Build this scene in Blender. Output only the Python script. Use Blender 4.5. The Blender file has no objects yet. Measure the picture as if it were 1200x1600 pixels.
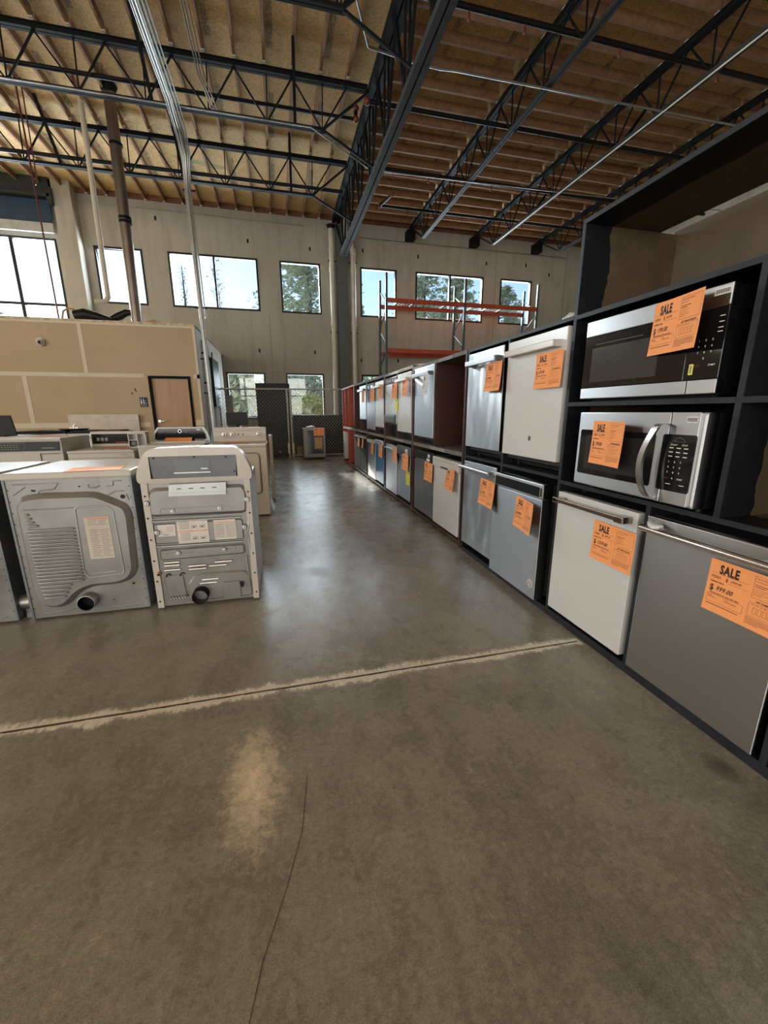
import bpy, bmesh, math, random
import numpy as np
from mathutils import Vector, Matrix

SC = bpy.context.scene
COL = SC.collection
PI = math.pi
rng = random.Random(7)

# ------------------------------------------------------------------ camera
def rot(rx, ry, rz):
    return Matrix.Rotation(rz, 3, 'Z') @ Matrix.Rotation(rx, 3, 'X') @ Matrix.Rotation(ry, 3, 'Y')
M = rot(math.radians(-13.83), math.radians(0.19), math.radians(-14.06))
cam = bpy.data.cameras.new('camera')
cam.sensor_fit = 'HORIZONTAL'; cam.sensor_width = 36.0; cam.lens = 36.0 * 635.0 / 1200.0
cam.clip_start = 0.05; cam.clip_end = 400
camo = bpy.data.objects.new('camera', cam); COL.objects.link(camo)
R3 = Matrix((M.col[0], M.col[2], -M.col[1])).transposed()
camo.matrix_world = Matrix.Translation((0, 0, 1.3)) @ R3.to_4x4()
SC.camera = camo

# ------------------------------------------------------------------ light
world = bpy.data.worlds.new('sky'); SC.world = world; world.use_nodes = True
wn = world.node_tree.nodes; wl = world.node_tree.links
bg = wn['Background']
sky = wn.new('ShaderNodeTexSky'); sky.sky_type = 'NISHITA'; sky.sun_disc = False
sky.sun_elevation = math.radians(30); sky.sun_rotation = math.radians(-38)
sky.air_density = 1.0; sky.dust_density = 0.6; sky.ozone_density = 1.0
wl.new(sky.outputs[0], bg.inputs[0]); bg.inputs[1].default_value = 0.27

SUN_DIR = Vector((0.128, -1.0, -0.305)).normalized()
sun = bpy.data.lights.new('sun', 'SUN'); sun.energy = 12.0; sun.angle = math.radians(1.2); sun.color = (1.0, 0.93, 0.82)
suno = bpy.data.objects.new('sun', sun); COL.objects.link(suno)
suno.rotation_euler = SUN_DIR.to_track_quat('-Z', 'Y').to_euler()

def area(name, loc, direction, sx, sy, energy, color=(1, 1, 1), spread=180):
    l = bpy.data.lights.new(name, 'AREA'); l.shape = 'RECTANGLE'; l.size = sx; l.size_y = sy
    l.energy = energy; l.color = color; l.spread = math.radians(spread)
    o = bpy.data.objects.new(name, l); COL.objects.link(o); o.location = loc
    o.rotation_euler = Vector(direction).to_track_quat('-Z', 'Y').to_euler()
    return o
# added fill lamps before the solid back and left walls, standing for unseen openings
area('back_fill', (-3.0, -8.8, 2.6), (0, 1, 0.42), 11, 4.4, 860, (1.0, 0.97, 0.93))
area('left_fill', (-12.6, -1.5, 3.4), (1, 0.1, 0.25), 11, 4.5, 1150, (1.0, 0.97, 0.93))
area('left_highlight_fill', (-12.8, 12.0, 5.0), (1, -0.5, -0.1), 1.3, 3.4, 170, (1.0, 0.97, 0.93))  # added to put a highlight band on the stainless doors
# sky light outside the window openings
area('upper_left_window_daylight', (-7.3, 15.5, 5.05), (0.1, -1, -0.25), 3.2, 2.3, 950, (0.90, 0.95, 1.0))
area('upper_window_daylight', (-1.7, 15.5, 5.3), (0.1, -1, -0.3), 6.8, 1.6, 560, (0.86, 0.93, 1.0))
area('upper_right_window_daylight', (6.2, 15.5, 5.2), (-0.1, -1, 0.1), 6.8, 1.6, 620, (0.86, 0.93, 1.0))
area('lower_window_daylight', (0.0, 15.5, 1.9), (0, -1, 0.0), 3.6, 1.6, 150, (0.86, 0.93, 1.0))

SC.view_settings.view_transform = 'Standard'; SC.view_settings.look = 'None'
SC.view_settings.gamma = 1.0; SC.view_settings.use_curve_mapping = False
SC.view_settings.exposure = 0.0
SC.cycles.max_bounces = 8; SC.cycles.diffuse_bounces = 4; SC.cycles.glossy_bounces = 4
SC.cycles.transparent_max_bounces = 12; SC.cycles.caustics_reflective = False; SC.cycles.caustics_refractive = False
SC.cycles.sample_clamp_indirect = 4.0

# ------------------------------------------------------------------ mesh helpers
class MB:
    def __init__(s): s.v = []; s.f = []; s.m = []; s.s = []
    def add(s, vs, fs, m=0, smooth=False):
        o = len(s.v); s.v += [tuple(x) for x in vs]; s.f += [tuple(i + o for i in f) for f in fs]
        s.m += [m] * len(fs); s.s += [smooth] * len(fs)
    def box(s, x0, x1, y0, y1, z0, z1, m=0, bev=0.0):
        vs = [(x0,y0,z0),(x1,y0,z0),(x1,y1,z0),(x0,y1,z0),(x0,y0,z1),(x1,y0,z1),(x1,y1,z1),(x0,y1,z1)]
        fs = [(0,3,2,1),(4,5,6,7),(0,1,5,4),(1,2,6,5),(2,3,7,6),(3,0,4,7)]
        if bev > 0:
            b = bmesh.new(); bv = [b.verts.new(v) for v in vs]
            for f in fs: b.faces.new([bv[i] for i in f])
            bmesh.ops.bevel(b, geom=b.edges[:], offset=bev, segments=2, profile=0.6, affect='EDGES')
            b.verts.index_update()
            s.add([v.co[:] for v in b.verts], [[v.index for v in f.verts] for f in b.faces], m); b.free()
        else: s.add(vs, fs, m)
        return s
    def tube(s, pts, r, m=0, seg=8, caps=True, smooth=True, r2=None):
        pts = [Vector(p) for p in pts]; n = len(pts); rings = []
        d0 = (pts[1] - pts[0]).normalized()
        up = Vector((0, 0, 1)) if abs(d0.z) < 0.9 else Vector((0, 1, 0))
        a = d0.cross(up).normalized()
        vs = []
        for i, p in enumerate(pts):
            d = ((pts[min(i+1, n-1)] - p).normalized() + (p - pts[max(i-1, 0)]).normalized())
            if d.length < 1e-6: d = d0
            d.normalize(); a = (a - d * a.dot(d)).normalized(); b = d.cross(a)
            rr = r[i] if isinstance(r, (list, tuple)) else r
            for k in range(seg):
                t = 2 * PI * k / seg; vs.append(p + a * (math.cos(t) * rr) + b * (math.sin(t) * rr))
        fs = [(i*seg+k, i*seg+(k+1) % seg, (i+1)*seg+(k+1) % seg, (i+1)*seg+k) for i in range(n-1) for k in range(seg)]
        s.add(vs, fs, m, smooth)
        if caps:
            s.add(vs[:seg], [tuple(range(seg))[::-1]], m); s.add(vs[-seg:], [tuple(range(seg))], m)
        return s
    def cyl(s, p, q, r, m=0, seg=16): return s.tube([p, q], r, m, seg)
    def bar(s, p, q, w, h, m=0):
        p = Vector(p); q = Vector(q); d = (q - p).normalized()
        up = Vector((0, 0, 1)) if abs(d.z) < 0.95 else Vector((0, 1, 0))
        a = d.cross(up).normalized() * (w / 2); b = a.cross(d).normalized() * (h / 2)
        vs = [p-a-b, p+a-b, p+a+b, p-a+b, q-a-b, q+a-b, q+a+b, q-a+b]
        s.add(vs, [(0,3,2,1),(4,5,6,7),(0,1,5,4),(1,2,6,5),(2,3,7,6),(3,0,4,7)], m); return s
    def prism(s, poly, y0, y1, m=0, inset=0.0, smooth=False):
        """polygon in x,z pushed out from y1 (base) to y0 (front); the front is inset along its corners"""
        n = len(poly); P = [Vector(p) for p in poly]
        area2 = sum(P[i].x*P[(i+1) % n].y - P[(i+1) % n].x*P[i].y for i in range(n))
        if area2 < 0: P = P[::-1]
        fr = []
        for i in range(n):
            e1 = (P[i] - P[i-1]); e2 = (P[(i+1) % n] - P[i])
            n1 = Vector((-e1.y, e1.x)).normalized(); n2 = Vector((-e2.y, e2.x)).normalized()
            b = n1 + n2
            b = b.normalized() if b.length > 1e-6 else n1
            fr.append(P[i] + b * inset)
        vs = [(p.x, y0, p.y) for p in fr] + [(p.x, y1, p.y) for p in P]
        fs = [tuple(range(n)), tuple(range(n, 2*n))[::-1]]
        s.add(vs, fs, m)
        s.add(vs, [(i, i+n, (i+1) % n + n, (i+1) % n) for i in range(n)], m, smooth)
        return s
    def ball(s, c, r, m=0, seg=12, rings=8, sz=1.0):
        vs = []
        for i in range(rings + 1):
            a = PI * i / rings
            for k in range(seg):
                t = 2*PI*k/seg; vs.append((c[0]+r*math.sin(a)*math.cos(t), c[1]+r*math.sin(a)*math.sin(t), c[2]+r*sz*math.cos(a)))
        fs = [(i*seg+k, (i+1)*seg+k, (i+1)*seg+(k+1) % seg, i*seg+(k+1) % seg) for i in range(rings) for k in range(seg)]
        s.add(vs, fs, m, True); return s
    def text(s, txt, x, z, size, y=-0.001, m=1, sx=1.0, bold=0.0, shear=0.0, rot=0.0):
        vs, fs = glyphs(txt, bold)
        c, n = math.cos(rot), math.sin(rot); out = []
        for (a, b) in vs:
            a = (a + shear * b) * size * sx; b = b * size
            out.append((x + a*c - b*n, y, z + a*n + b*c))
        s.add(out, fs, m); return s
    def warp(s, fn): s.v = [tuple(fn(*p)) for p in s.v]; return s
    def build(s, name, mats, parent=None, loc=None, rotz=None):
        me = bpy.data.meshes.new(name); me.from_pydata(s.v, [], s.f)
        mats = mats if isinstance(mats, (list, tuple)) else [mats]
        for m in mats: me.materials.append(m)
        me.polygons.foreach_set('material_index', [min(i, len(mats)-1) for i in s.m])
        me.polygons.foreach_set('use_smooth', s.s)
        me.update()
        o = bpy.data.objects.new(name, me); COL.objects.link(o)
        if parent: o.parent = parent
        if loc: o.location = loc
        if rotz is not None: o.rotation_euler = (0, 0, rotz)
        return o

_gl = {}
def glyphs(txt, bold):
    k = (txt, bold)
    if k not in _gl:
        cu = bpy.data.curves.new('glyph', 'FONT'); cu.body = txt; cu.resolution_u = 2; cu.offset = bold; cu.space_character = 1.0 + bold * 3; cu.fill_mode = 'FRONT'
        o = bpy.data.objects.new('glyph', cu); COL.objects.link(o)
        bpy.context.view_layer.update()
        me = o.evaluated_get(bpy.context.evaluated_depsgraph_get()).to_mesh()
        _gl[k] = ([(v.co.x, v.co.y) for v in me.vertices], [tuple(p.vertices) for p in me.polygons])
        bpy.data.objects.remove(o); bpy.data.curves.remove(cu)
    return _gl[k]

def roundpoly(pts, r, seg=4):
    out = []; n = len(pts)
    for i in range(n):
        p = Vector(pts[i]); a = Vector(pts[i-1]) - p; b = Vector(pts[(i+1) % n]) - p
        rr = min(r, a.length * .45, b.length * .45)
        p0 = p + a.normalized() * rr; p1 = p + b.normalized() * rr
        for k in range(seg + 1):
            t = k / seg; q = p0.lerp(p, t).lerp(p.lerp(p1, t), t); out.append((q.x, q.y))
    return out
def rect(x0, x1, z0, z1, r=0.0, seg=4):
    p = [(x0, z0), (x1, z0), (x1, z1), (x0, z1)]
    return roundpoly(p, r, seg) if r else p

def thing(name, label, cat, loc=(0, 0, 0), rotz=0.0, group=None):
    o = bpy.data.objects.new(name, None); COL.objects.link(o); o.empty_display_size = 0.1
    o.location = loc; o.rotation_euler = (0, 0, rotz); return tag(o, label, cat, group)
def tag(o, label, cat, group=None, kind=None):
    o['label'] = label; o['category'] = cat
    if group: o['group'] = group
    if kind: o['kind'] = kind
    return o
def struct(o): o['kind'] = 'structure'; return o
def copy_tree(o, parent=None):
    c = o.copy(); COL.objects.link(c)
    if parent: c.parent = parent
    for ch in list(o.children): copy_tree(ch, c)
    return c

# ------------------------------------------------------------------ materials
def newmat(name):
    m = bpy.data.materials.new(name); m.use_nodes = True
    nt = m.node_tree; return m, nt.nodes, nt.links, nt.nodes['Principled BSDF']
def coords(n, l, scale=(1, 1, 1), kind='Object'):
    tc = n.new('ShaderNodeTexCoord'); mp = n.new('ShaderNodeMapping'); mp.inputs['Scale'].default_value = scale
    l.new(tc.outputs[kind], mp.inputs[0]); return mp.outputs[0]
def noise(n, l, vec, scale, detail=4, rough=0.55, dist=0.0):
    t = n.new('ShaderNodeTexNoise'); t.inputs['Scale'].default_value = scale; t.inputs['Detail'].default_value = detail
    t.inputs['Roughness'].default_value = rough; t.inputs['Distortion'].default_value = dist
    l.new(vec, t.inputs['Vector']); return t.outputs[0]
def ramp(n, l, fac, stops):
    r = n.new('ShaderNodeValToRGB'); e = r.color_ramp.elements
    while len(e) < len(stops): e.new(0.5)
    for i, (p, c) in enumerate(stops):
        e[i].position = p; e[i].color = (c[0], c[1], c[2], 1) if isinstance(c, (tuple, list)) else (c, c, c, 1)
    l.new(fac, r.inputs[0]); return r.outputs[0]
def mix(n, l, fac, a, b, mode='MIX'):
    x = n.new('ShaderNodeMix'); x.data_type = 'RGBA'; x.blend_type = mode
    for s, v in ((0, fac), (6, a), (7, b)):
        if hasattr(v, 'links') or hasattr(v, 'is_output'): l.new(v, x.inputs[s])
        elif isinstance(v, (tuple, list)): x.inputs[s].default_value = (v[0], v[1], v[2], 1)
        else: x.inputs[s].default_value = v
    return x.outputs[2]
def bump(n, l, h, p, strength=0.2, dist=0.01):
    b = n.new('ShaderNodeBump'); b.inputs['Strength'].default_value = strength; b.inputs['Distance'].default_value = dist
    l.new(h, b.inputs['Height']); l.new(b.outputs[0], p.inputs['Normal'])
def mat(name, col, rough=0.5, metal=0.0, var=0.12, scale=6.0, bmp=0.0, stretch=(1, 1, 1), spec=0.5, rvar=0.0):
    m, n, l, p = newmat(name)
    v = coords(n, l, stretch); f = noise(n, l, v, scale)
    c = ramp(n, l, f, [(0.3, tuple(x * (1 - var) for x in col)), (0.7, tuple(min(1, x * (1 + var)) for x in col))])
    l.new(c, p.inputs['Base Color']); p.inputs['Roughness'].default_value = rough; p.inputs['Metallic'].default_value = metal
    p.inputs['Specular IOR Level'].default_value = spec
    if rvar:
        r = ramp(n, l, f, [(0.3, max(0, rough - rvar)), (0.7, min(1, rough + rvar))]); l.new(r, p.inputs['Roughness'])
    if bmp: bump(n, l, f, p, bmp, 0.004)
    return m

def m_floor():
    m, n, l, p = newmat('polished_concrete')
    v = coords(n, l)
    big = noise(n, l, v, 0.55, 6, 0.6, 0.4); med = noise(n, l, v, 3.6, 10, 0.75, 0.25); fine = noise(n, l, v, 45, 8, 0.8)
    c1 = ramp(n, l, big, [(0.3, (0.160, 0.149, 0.122)), (0.5, (0.238, 0.223, 0.184)), (0.72, (0.310, 0.291, 0.243))])
    c2 = ramp(n, l, med, [(0.30, 0.72), (0.48, 0.98), (0.72, 1.20)])
    c3 = ramp(n, l, fine, [(0.32, 0.68), (0.68, 1.30)])
    c4 = ramp(n, l, noise(n, l, v, 240, 4, 0.7), [(0.33, 0.72), (0.67, 1.30)])
    c = mix(n, l, 1.0, c1, c2, 'MULTIPLY'); c = mix(n, l, 1.0, c, c3, 'MULTIPLY'); c = mix(n, l, 1.0, c, c4, 'MULTIPLY')
    c5 = ramp(n, l, noise(n, l, coords(n, l, (1, .18, 1)), 9, 8, 0.8, 1.0), [(0.30, 0.72), (0.5, 1.02), (0.75, 1.15)]); c = mix(n, l, 0.8, c, mix(n, l, 1.0, c, c5, 'MULTIPLY'))
    # dark round oil spots
    vo = n.new('ShaderNodeTexVoronoi'); vo.inputs['Scale'].default_value = 1.25; vo.inputs['Randomness'].default_value = 1
    l.new(v, vo.inputs['Vector'])
    sp = ramp(n, l, vo.outputs['Distance'], [(0.0, 0.0), (0.05, 0.35), (0.10, 1.0)])
    gate = ramp(n, l, noise(n, l, v, 0.8, 2), [(0.50, 0.0), (0.56, 1.0)])
    k = mix(n, l, gate, (1, 1, 1), sp); c = mix(n, l, 0.7, c, mix(n, l, 1.0, c, k, 'MULTIPLY'))
    # pale scuffed residue patches
    pn = noise(n, l, coords(n, l, (1, .7, 1)), 2.2, 8, 0.8, 1.5)
    pf = ramp(n, l, pn, [(0.64, 0.0), (0.72, 0.45)])
    c = mix(n, l, pf, c, (0.36, 0.335, 0.29))
    # one pale patch on the near floor, wear with glare painted into its colour
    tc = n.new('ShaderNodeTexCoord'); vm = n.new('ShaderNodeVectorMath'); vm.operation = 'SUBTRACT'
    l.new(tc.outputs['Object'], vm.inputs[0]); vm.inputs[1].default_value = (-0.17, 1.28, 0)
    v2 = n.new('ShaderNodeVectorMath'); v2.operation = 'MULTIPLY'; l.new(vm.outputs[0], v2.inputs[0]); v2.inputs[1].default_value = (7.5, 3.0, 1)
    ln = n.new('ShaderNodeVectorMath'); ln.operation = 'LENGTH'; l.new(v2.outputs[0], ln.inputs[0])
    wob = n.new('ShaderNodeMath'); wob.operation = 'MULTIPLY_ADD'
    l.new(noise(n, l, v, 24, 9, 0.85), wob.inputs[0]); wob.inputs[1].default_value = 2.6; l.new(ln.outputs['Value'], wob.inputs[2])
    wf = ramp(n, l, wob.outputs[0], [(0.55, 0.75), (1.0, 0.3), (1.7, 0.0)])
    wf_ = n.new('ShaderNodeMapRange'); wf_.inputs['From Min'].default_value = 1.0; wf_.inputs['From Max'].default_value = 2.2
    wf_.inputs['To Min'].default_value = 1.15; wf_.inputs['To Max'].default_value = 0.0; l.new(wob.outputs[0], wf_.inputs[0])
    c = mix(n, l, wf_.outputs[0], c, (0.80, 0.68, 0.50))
    l.new(c, p.inputs['Base Color'])
    r = ramp(n, l, med, [(0.28, 0.20), (0.52, 0.28), (0.75, 0.42)]); l.new(r, p.inputs['Roughness'])
    p.inputs['Specular IOR Level'].default_value = 0.55
    bump(n, l, mix(n, l, 0.6, med, fine), p, 0.22, 0.004)
    return m
def m_wall():
    m, n, l, p = newmat('tilt_up_concrete_wall')
    v = coords(n, l); a = noise(n, l, v, 0.5, 6, 0.6); b = noise(n, l, coords(n, l, (3.0, 3.0, 0.35)), 1.6, 7, 0.6)
    c = ramp(n, l, a, [(0.3, (0.40, 0.375, 0.315)), (0.7, (0.50, 0.47, 0.40))])
    c = mix(n, l, 1.0, c, ramp(n, l, b, [(0.28, 0.78), (0.5, 0.98), (0.8, 1.05)]), 'MULTIPLY')
    l.new(c, p.inputs['Base Color']); p.inputs['Roughness'].default_value = 0.85
    bump(n, l, noise(n, l, v, 30, 5), p, 0.15, 0.005); return m
def m_osb():
    m, n, l, p = newmat('osb_roof_deck')
    v = coords(n, l); a = noise(n, l, v, 0.9, 4)
    s1 = noise(n, l, coords(n, l, (7, 26, 1)), 1.6, 5, 0.75, 1.5); s2 = noise(n, l, coords(n, l, (26, 8, 1)), 1.5, 5, 0.75, 1.5)
    c = ramp(n, l, a, [(0.3, (0.56, 0.36, 0.155)), (0.7, (0.72, 0.49, 0.225))])
    k = mix(n, l, 0.5, ramp(n, l, s1, [(0.36, 0.42), (0.62, 1.35)]), ramp(n, l, s2, [(0.36, 0.45), (0.62, 1.35)]))
    c = mix(n, l, 1.0, c, k, 'MULTIPLY')
    # grey ink stamps in rows along the sheets
    sep = n.new('ShaderNodeSeparateXYZ'); l.new(v, sep.inputs[0])
    def band(out, period, lo, hi, off=0.0):
        q = n.new('ShaderNodeMath'); q.operation = 'ADD'; l.new(out, q.inputs[0]); q.inputs[1].default_value = 100 * period + off
        w = n.new('ShaderNodeMath'); w.operation = 'MODULO'; l.new(q.outputs[0], w.inputs[0]); w.inputs[1].default_value = period
        g = n.new('ShaderNodeMath'); g.operation = 'GREATER_THAN'; l.new(w.outputs[0], g.inputs[0]); g.inputs[1].default_value = lo
        h = n.new('ShaderNodeMath'); h.operation = 'LESS_THAN'; l.new(w.outputs[0], h.inputs[0]); h.inputs[1].default_value = hi
        r = n.new('ShaderNodeMath'); r.operation = 'MULTIPLY'; l.new(g.outputs[0], r.inputs[0]); l.new(h.outputs[0], r.inputs[1]); return r.outputs[0]
    bx = band(sep.outputs[0], 1.0, 0.30, 0.40, 0.12); by = band(sep.outputs[1], 2.45, 0.25, 1.65)
    bb = n.new('ShaderNodeMath'); bb.operation = 'MULTIPLY'; l.new(bx, bb.inputs[0]); l.new(by, bb.inputs[1])
    ink = ramp(n, l, noise(n, l, coords(n, l, (20, 6, 1)), 3, 3), [(0.42, 0.0), (0.5, 0.75)])
    f = n.new('ShaderNodeMath'); f.operation = 'MULTIPLY'; l.new(bb.outputs[0], f.inputs[0]); l.new(ink, f.inputs[1])
    c = mix(n, l, f.outputs[0], c, (0.13, 0.12, 0.09))
    # a few sheets with a green coated edge
    gx = ramp(n, l, noise(n, l, coords(n, l, (.28, 1.6, 1)), 1.3, 0), [(0.735, 0.0), (0.75, 0.5)])
    c = mix(n, l, gx, c, (0.10, 0.22, 0.13))
    l.new(c, p.inputs['Base Color']); p.inputs['Roughness'].default_value = 0.8
    return m
def m_stainless(name, col=(0.53, 0.54, 0.55), rough=0.36, axis='x', dent=0.0):
    m, n, l, p = newmat(name)
    st = (3.0, 3.0, 500.0) if axis == 'x' else (500.0, 3.0, 3.0)
    f = noise(n, l, coords(n, l, st), 2.0, 3); g = noise(n, l, coords(n, l), 3.0, 3)
    c = ramp(n, l, f, [(0.3, tuple(x * 0.975 for x in col)), (0.7, tuple(x * 1.02 for x in col))]); l.new(c, p.inputs['Base Color'])
    r = ramp(n, l, f, [(0.3, rough - .02), (0.7, rough + .02)]); l.new(r, p.inputs['Roughness'])
    p.inputs['Metallic'].default_value = 1.0; p.inputs['Anisotropic'].default_value = 0.8; p.inputs['Anisotropic Rotation'].default_value = 0.25
    tg = n.new('ShaderNodeTangent'); tg.direction_type = 'RADIAL'; tg.axis = 'Z'; l.new(tg.outputs[0], p.inputs['Tangent'])
    bump(n, l, noise(n, l, coords(n, l, (1.6, 1, .5)), 2.6, 1) if dent else g, p, dent or 0.03, 0.25 if dent else 0.01); return m
def m_wood(name, c1, c2, st=(1, 1, 8), rough=0.6, scale=3):
    m, n, l, p = newmat(name)
    f = noise(n, l, coords(n, l, st), scale, 6, 0.6, 0.8); l.new(ramp(n, l, f, [(0.3, c1), (0.7, c2)]), p.inputs['Base Color'])
    p.inputs['Roughness'].default_value = rough; bump(n, l, f, p, 0.08, 0.003); return m
def m_glass():
    m, n, l, p = newmat('window_glass')
    out = n['Material Output']; tr = n.new('ShaderNodeBsdfTransparent'); gl = n.new('ShaderNodeBsdfGlossy'); mx = n.new('ShaderNodeMixShader')
    tr.inputs[0].default_value = (0.93, 0.97, 0.98, 1); gl.inputs['Roughness'].default_value = 0.02
    mx.inputs[0].default_value = 0.06; l.new(tr.outputs[0], mx.inputs[1]); l.new(gl.outputs[0], mx.inputs[2]); l.new(mx.outputs[0], out.inputs[0])
    n.remove(p); return m
def m_blackpaint():
    """black paint rolled on from the front edge, raw tan board behind it"""
    m, n, l, p = newmat('black_painted_board')
    tc = n.new('ShaderNodeTexCoord'); sep = n.new('ShaderNodeSeparateXYZ'); l.new(tc.outputs['Object'], sep.inputs[0])
    w = noise(n, l, coords(n, l, (1, 4, 4)), 1.4, 3)
    a = n.new('ShaderNodeMath'); a.operation = 'MULTIPLY_ADD'; l.new(w, a.inputs[0]); a.inputs[1].default_value = -0.12; l.new(sep.outputs[1], a.inputs[2])
    g = n.new('ShaderNodeMath'); g.operation = 'GREATER_THAN'; l.new(a.outputs[0], g.inputs[0]); g.inputs[1].default_value = 0.10
    f = noise(n, l, coords(n, l), 9, 4)
    blk = ramp(n, l, f, [(0.3, (0.005, 0.006, 0.007)), (0.7, (0.010, 0.011, 0.014))])
    tan = ramp(n, l, f, [(0.3, (0.085, 0.060, 0.036)), (0.7, (0.11, 0.078, 0.048))])
    p.inputs['Specular IOR Level'].default_value = 0.2
    l.new(mix(n, l, g.outputs[0], blk, tan), p.inputs['Base Color']); p.inputs['Roughness'].default_value = 0.6; return m
def m_drywall():
    m, n, l, p = newmat('unpainted_drywall')
    f = noise(n, l, coords(n, l), 1.2, 4); fine = noise(n, l, coords(n, l), 60, 3)
    c = ramp(n, l, f, [(0.3, (0.43, 0.325, 0.205)), (0.7, (0.49, 0.38, 0.25))])
    l.new(mix(n, l, 0.12, c, ramp(n, l, fine, [(0.3, (0.35, 0.27, 0.17)), (0.7, (0.65, 0.5, 0.35))])), p.inputs['Base Color'])
    p.inputs['Roughness'].default_value = 0.9; return m

def m_residue():
    """ragged dried residue either side of the floor joint"""
    m, n, l, p = newmat('pale_caulk_residue')
    tc = n.new('ShaderNodeTexCoord'); sep = n.new('ShaderNodeSeparateXYZ'); l.new(tc.outputs['Object'], sep.inputs[0])
    def mth(op, a, b_=None, c_=None):
        q = n.new('ShaderNodeMath'); q.operation = op
        for i, v in enumerate((a, b_, c_)):
            if v is None: continue
            if isinstance(v, (int, float)): q.inputs[i].default_value = v
            else: l.new(v, q.inputs[i])
        return q.outputs[0]
    d = mth('ABSOLUTE', mth('SUBTRACT', sep.outputs[1], 1.7785))
    n1 = noise(n, l, coords(n, l), 5, 3, 0.6); n2 = noise(n, l, coords(n, l, (1, .35, 1)), 60, 8, 0.8)
    w = mth('MULTIPLY_ADD', n1, 0.13, -0.008)
    a = mth('ADD', mth('DIVIDE', mth('SUBTRACT', w, d), 0.030), mth('MULTIPLY_ADD', n2, 3.2, -1.75))
    al = n.new('ShaderNodeMapRange'); al.inputs['From Min'].default_value = 0.0; al.inputs['From Max'].default_value = 0.9; al.inputs['To Max'].default_value = 0.92
    l.new(a, al.inputs[0]); l.new(al.outputs[0], p.inputs['Alpha'])
    l.new(ramp(n, l, n2, [(0.3, (0.55, 0.51, 0.43)), (0.7, (0.86, 0.82, 0.73))]), p.inputs['Base Color']); p.inputs['Roughness'].default_value = 0.55
    return m
FLOOR, WALL, OSB, GLASS = m_floor(), m_wall(), m_osb(), m_glass()
DRYWALL, BLACKPAINT = m_drywall(), m_blackpaint()
PURLIN = m_wood('purlin_wood', (0.19, 0.098, 0.048), (0.31, 0.170, 0.085), (3, 3, 3), 0.75, 2)
LEDGER = m_wood('ledger_wood', (0.16, 0.065, 0.035), (0.24, 0.11, 0.06), (3, 3, 3), 0.8, 2)
STEEL = mat('dark_painted_steel', (0.010, 0.011, 0.012), 0.6, 0.0, 0.2, spec=0.1)
GIRDER = mat('slate_painted_steel', (0.045, 0.050, 0.050), 0.6, 0.0, 0.15, spec=0.15)
GALV = mat('galvanised_conduit', (0.36, 0.37, 0.36), 0.38, 0.85, 0.15, 4)
HANGER = mat('zinc_hanger', (0.80, 0.79, 0.75), 0.4, 0.3)
PIPEBLK = mat('black_sprinkler_pipe', (0.008, 0.008, 0.008), 0.45, 0.0, spec=0.25)
REDFIT = mat('red_oxide_fitting', (0.16, 0.035, 0.02), 0.5, 0.1)
REDROD = mat('copper_line', (0.13, 0.035, 0.035), 0.4, 0.3)
PVC = mat('cream_plastic_pipe', (0.62, 0.57, 0.46), 0.45, 0, 0.08)
DUCT = mat('spiral_flue_metal', (0.27, 0.24, 0.21), 0.3, 0.9, 0.15, 3)
ENAMEL = mat('white_enamel', (0.52, 0.505, 0.47), 0.22, 0, 0.02)
ENAMELW = mat('warm_white_enamel', (0.48, 0.448, 0.395), 0.25, 0, 0.03)
BISQUE = mat('bisque_panel', (0.44, 0.395, 0.315), 0.35, 0, 0.04)
DOORWHITE = mat('white_appliance_door', (0.56, 0.57, 0.56), 0.25, 0, 0.015)
GALVPANEL = mat('galvanised_back_panel', (0.245, 0.240, 0.228), 0.32, 0.45, 0.14, 5, 0.12, rvar=0.06)
GALVDARK = mat('dull_galvanised_side', (0.17, 0.183, 0.20), 0.4, 0.4, 0.15, 5)
STAIN = m_stainless('brushed_stainless')
STAINDENT = m_stainless('dented_brushed_stainless', (.58, .60, .62), .34, 'x', 0.22)
STAINDK = m_stainless('dark_brushed_stainless', (0.28, 0.28, 0.29), 0.3)
STAINGR = m_stainless('grey_appliance_steel', (0.56, 0.58, 0.60), 0.40)
SLATE = mat('slate_grey_door_finish', (0.055, 0.058, 0.060), 0.35, 0.2, 0.08, spec=0.35)
CHROME = mat('polished_chrome', (0.86, 0.85, 0.84), 0.2, 1.0, 0.03)
BRONZE = mat('warm_brushed_handle', (0.40, 0.33, 0.27), 0.25, 1.0, 0.05)
BLK = mat('black_plastic', (0.006, 0.006, 0.007), 0.45, 0, 0.2, spec=0.25)
BLKGLASS = mat('black_glass', (0.006, 0.006, 0.007), 0.06, 0, 0.1)
DGREY = mat('dark_grey_plastic', (0.030, 0.032, 0.034), 0.45, 0, 0.15, spec=0.3)
MGREY = mat('mid_grey_panel', (0.10, 0.105, 0.11), 0.4, 0.3, 0.12)
PAPER = mat('orange_paper', (0.86, 0.33, 0.115), 0.8, 0, 0.03)
PAPERW = mat('white_paper', (0.66, 0.66, 0.66), 0.8, 0, 0.02)
INK = mat('black_ink', (0.015, 0.010, 0.010), 0.7, 0, 0.05)
INKW = mat('white_print', (0.7, 0.7, 0.68), 0.6, 0, 0.02)
INKO = mat('orange_print', (0.75, 0.22, 0.06), 0.6, 0, 0.02)
INKG = mat('grey_print', (0.25, 0.23, 0.2), 0.7, 0, 0.02)
YELLOW = mat('yellow_sticker', (0.80, 0.74, 0.03), 0.5, 0, 0.03)
REDTAPE = mat('dark_red_sheet_back', (0.22, 0.02, 0.01), 0.6)
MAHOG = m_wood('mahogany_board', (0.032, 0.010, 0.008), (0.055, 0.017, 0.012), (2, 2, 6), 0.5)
MAHOGR = m_wood('reddish_board', (0.26, 0.045, 0.02), (0.36, 0.075, 0.035), (2, 2, 6), 0.5)
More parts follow.
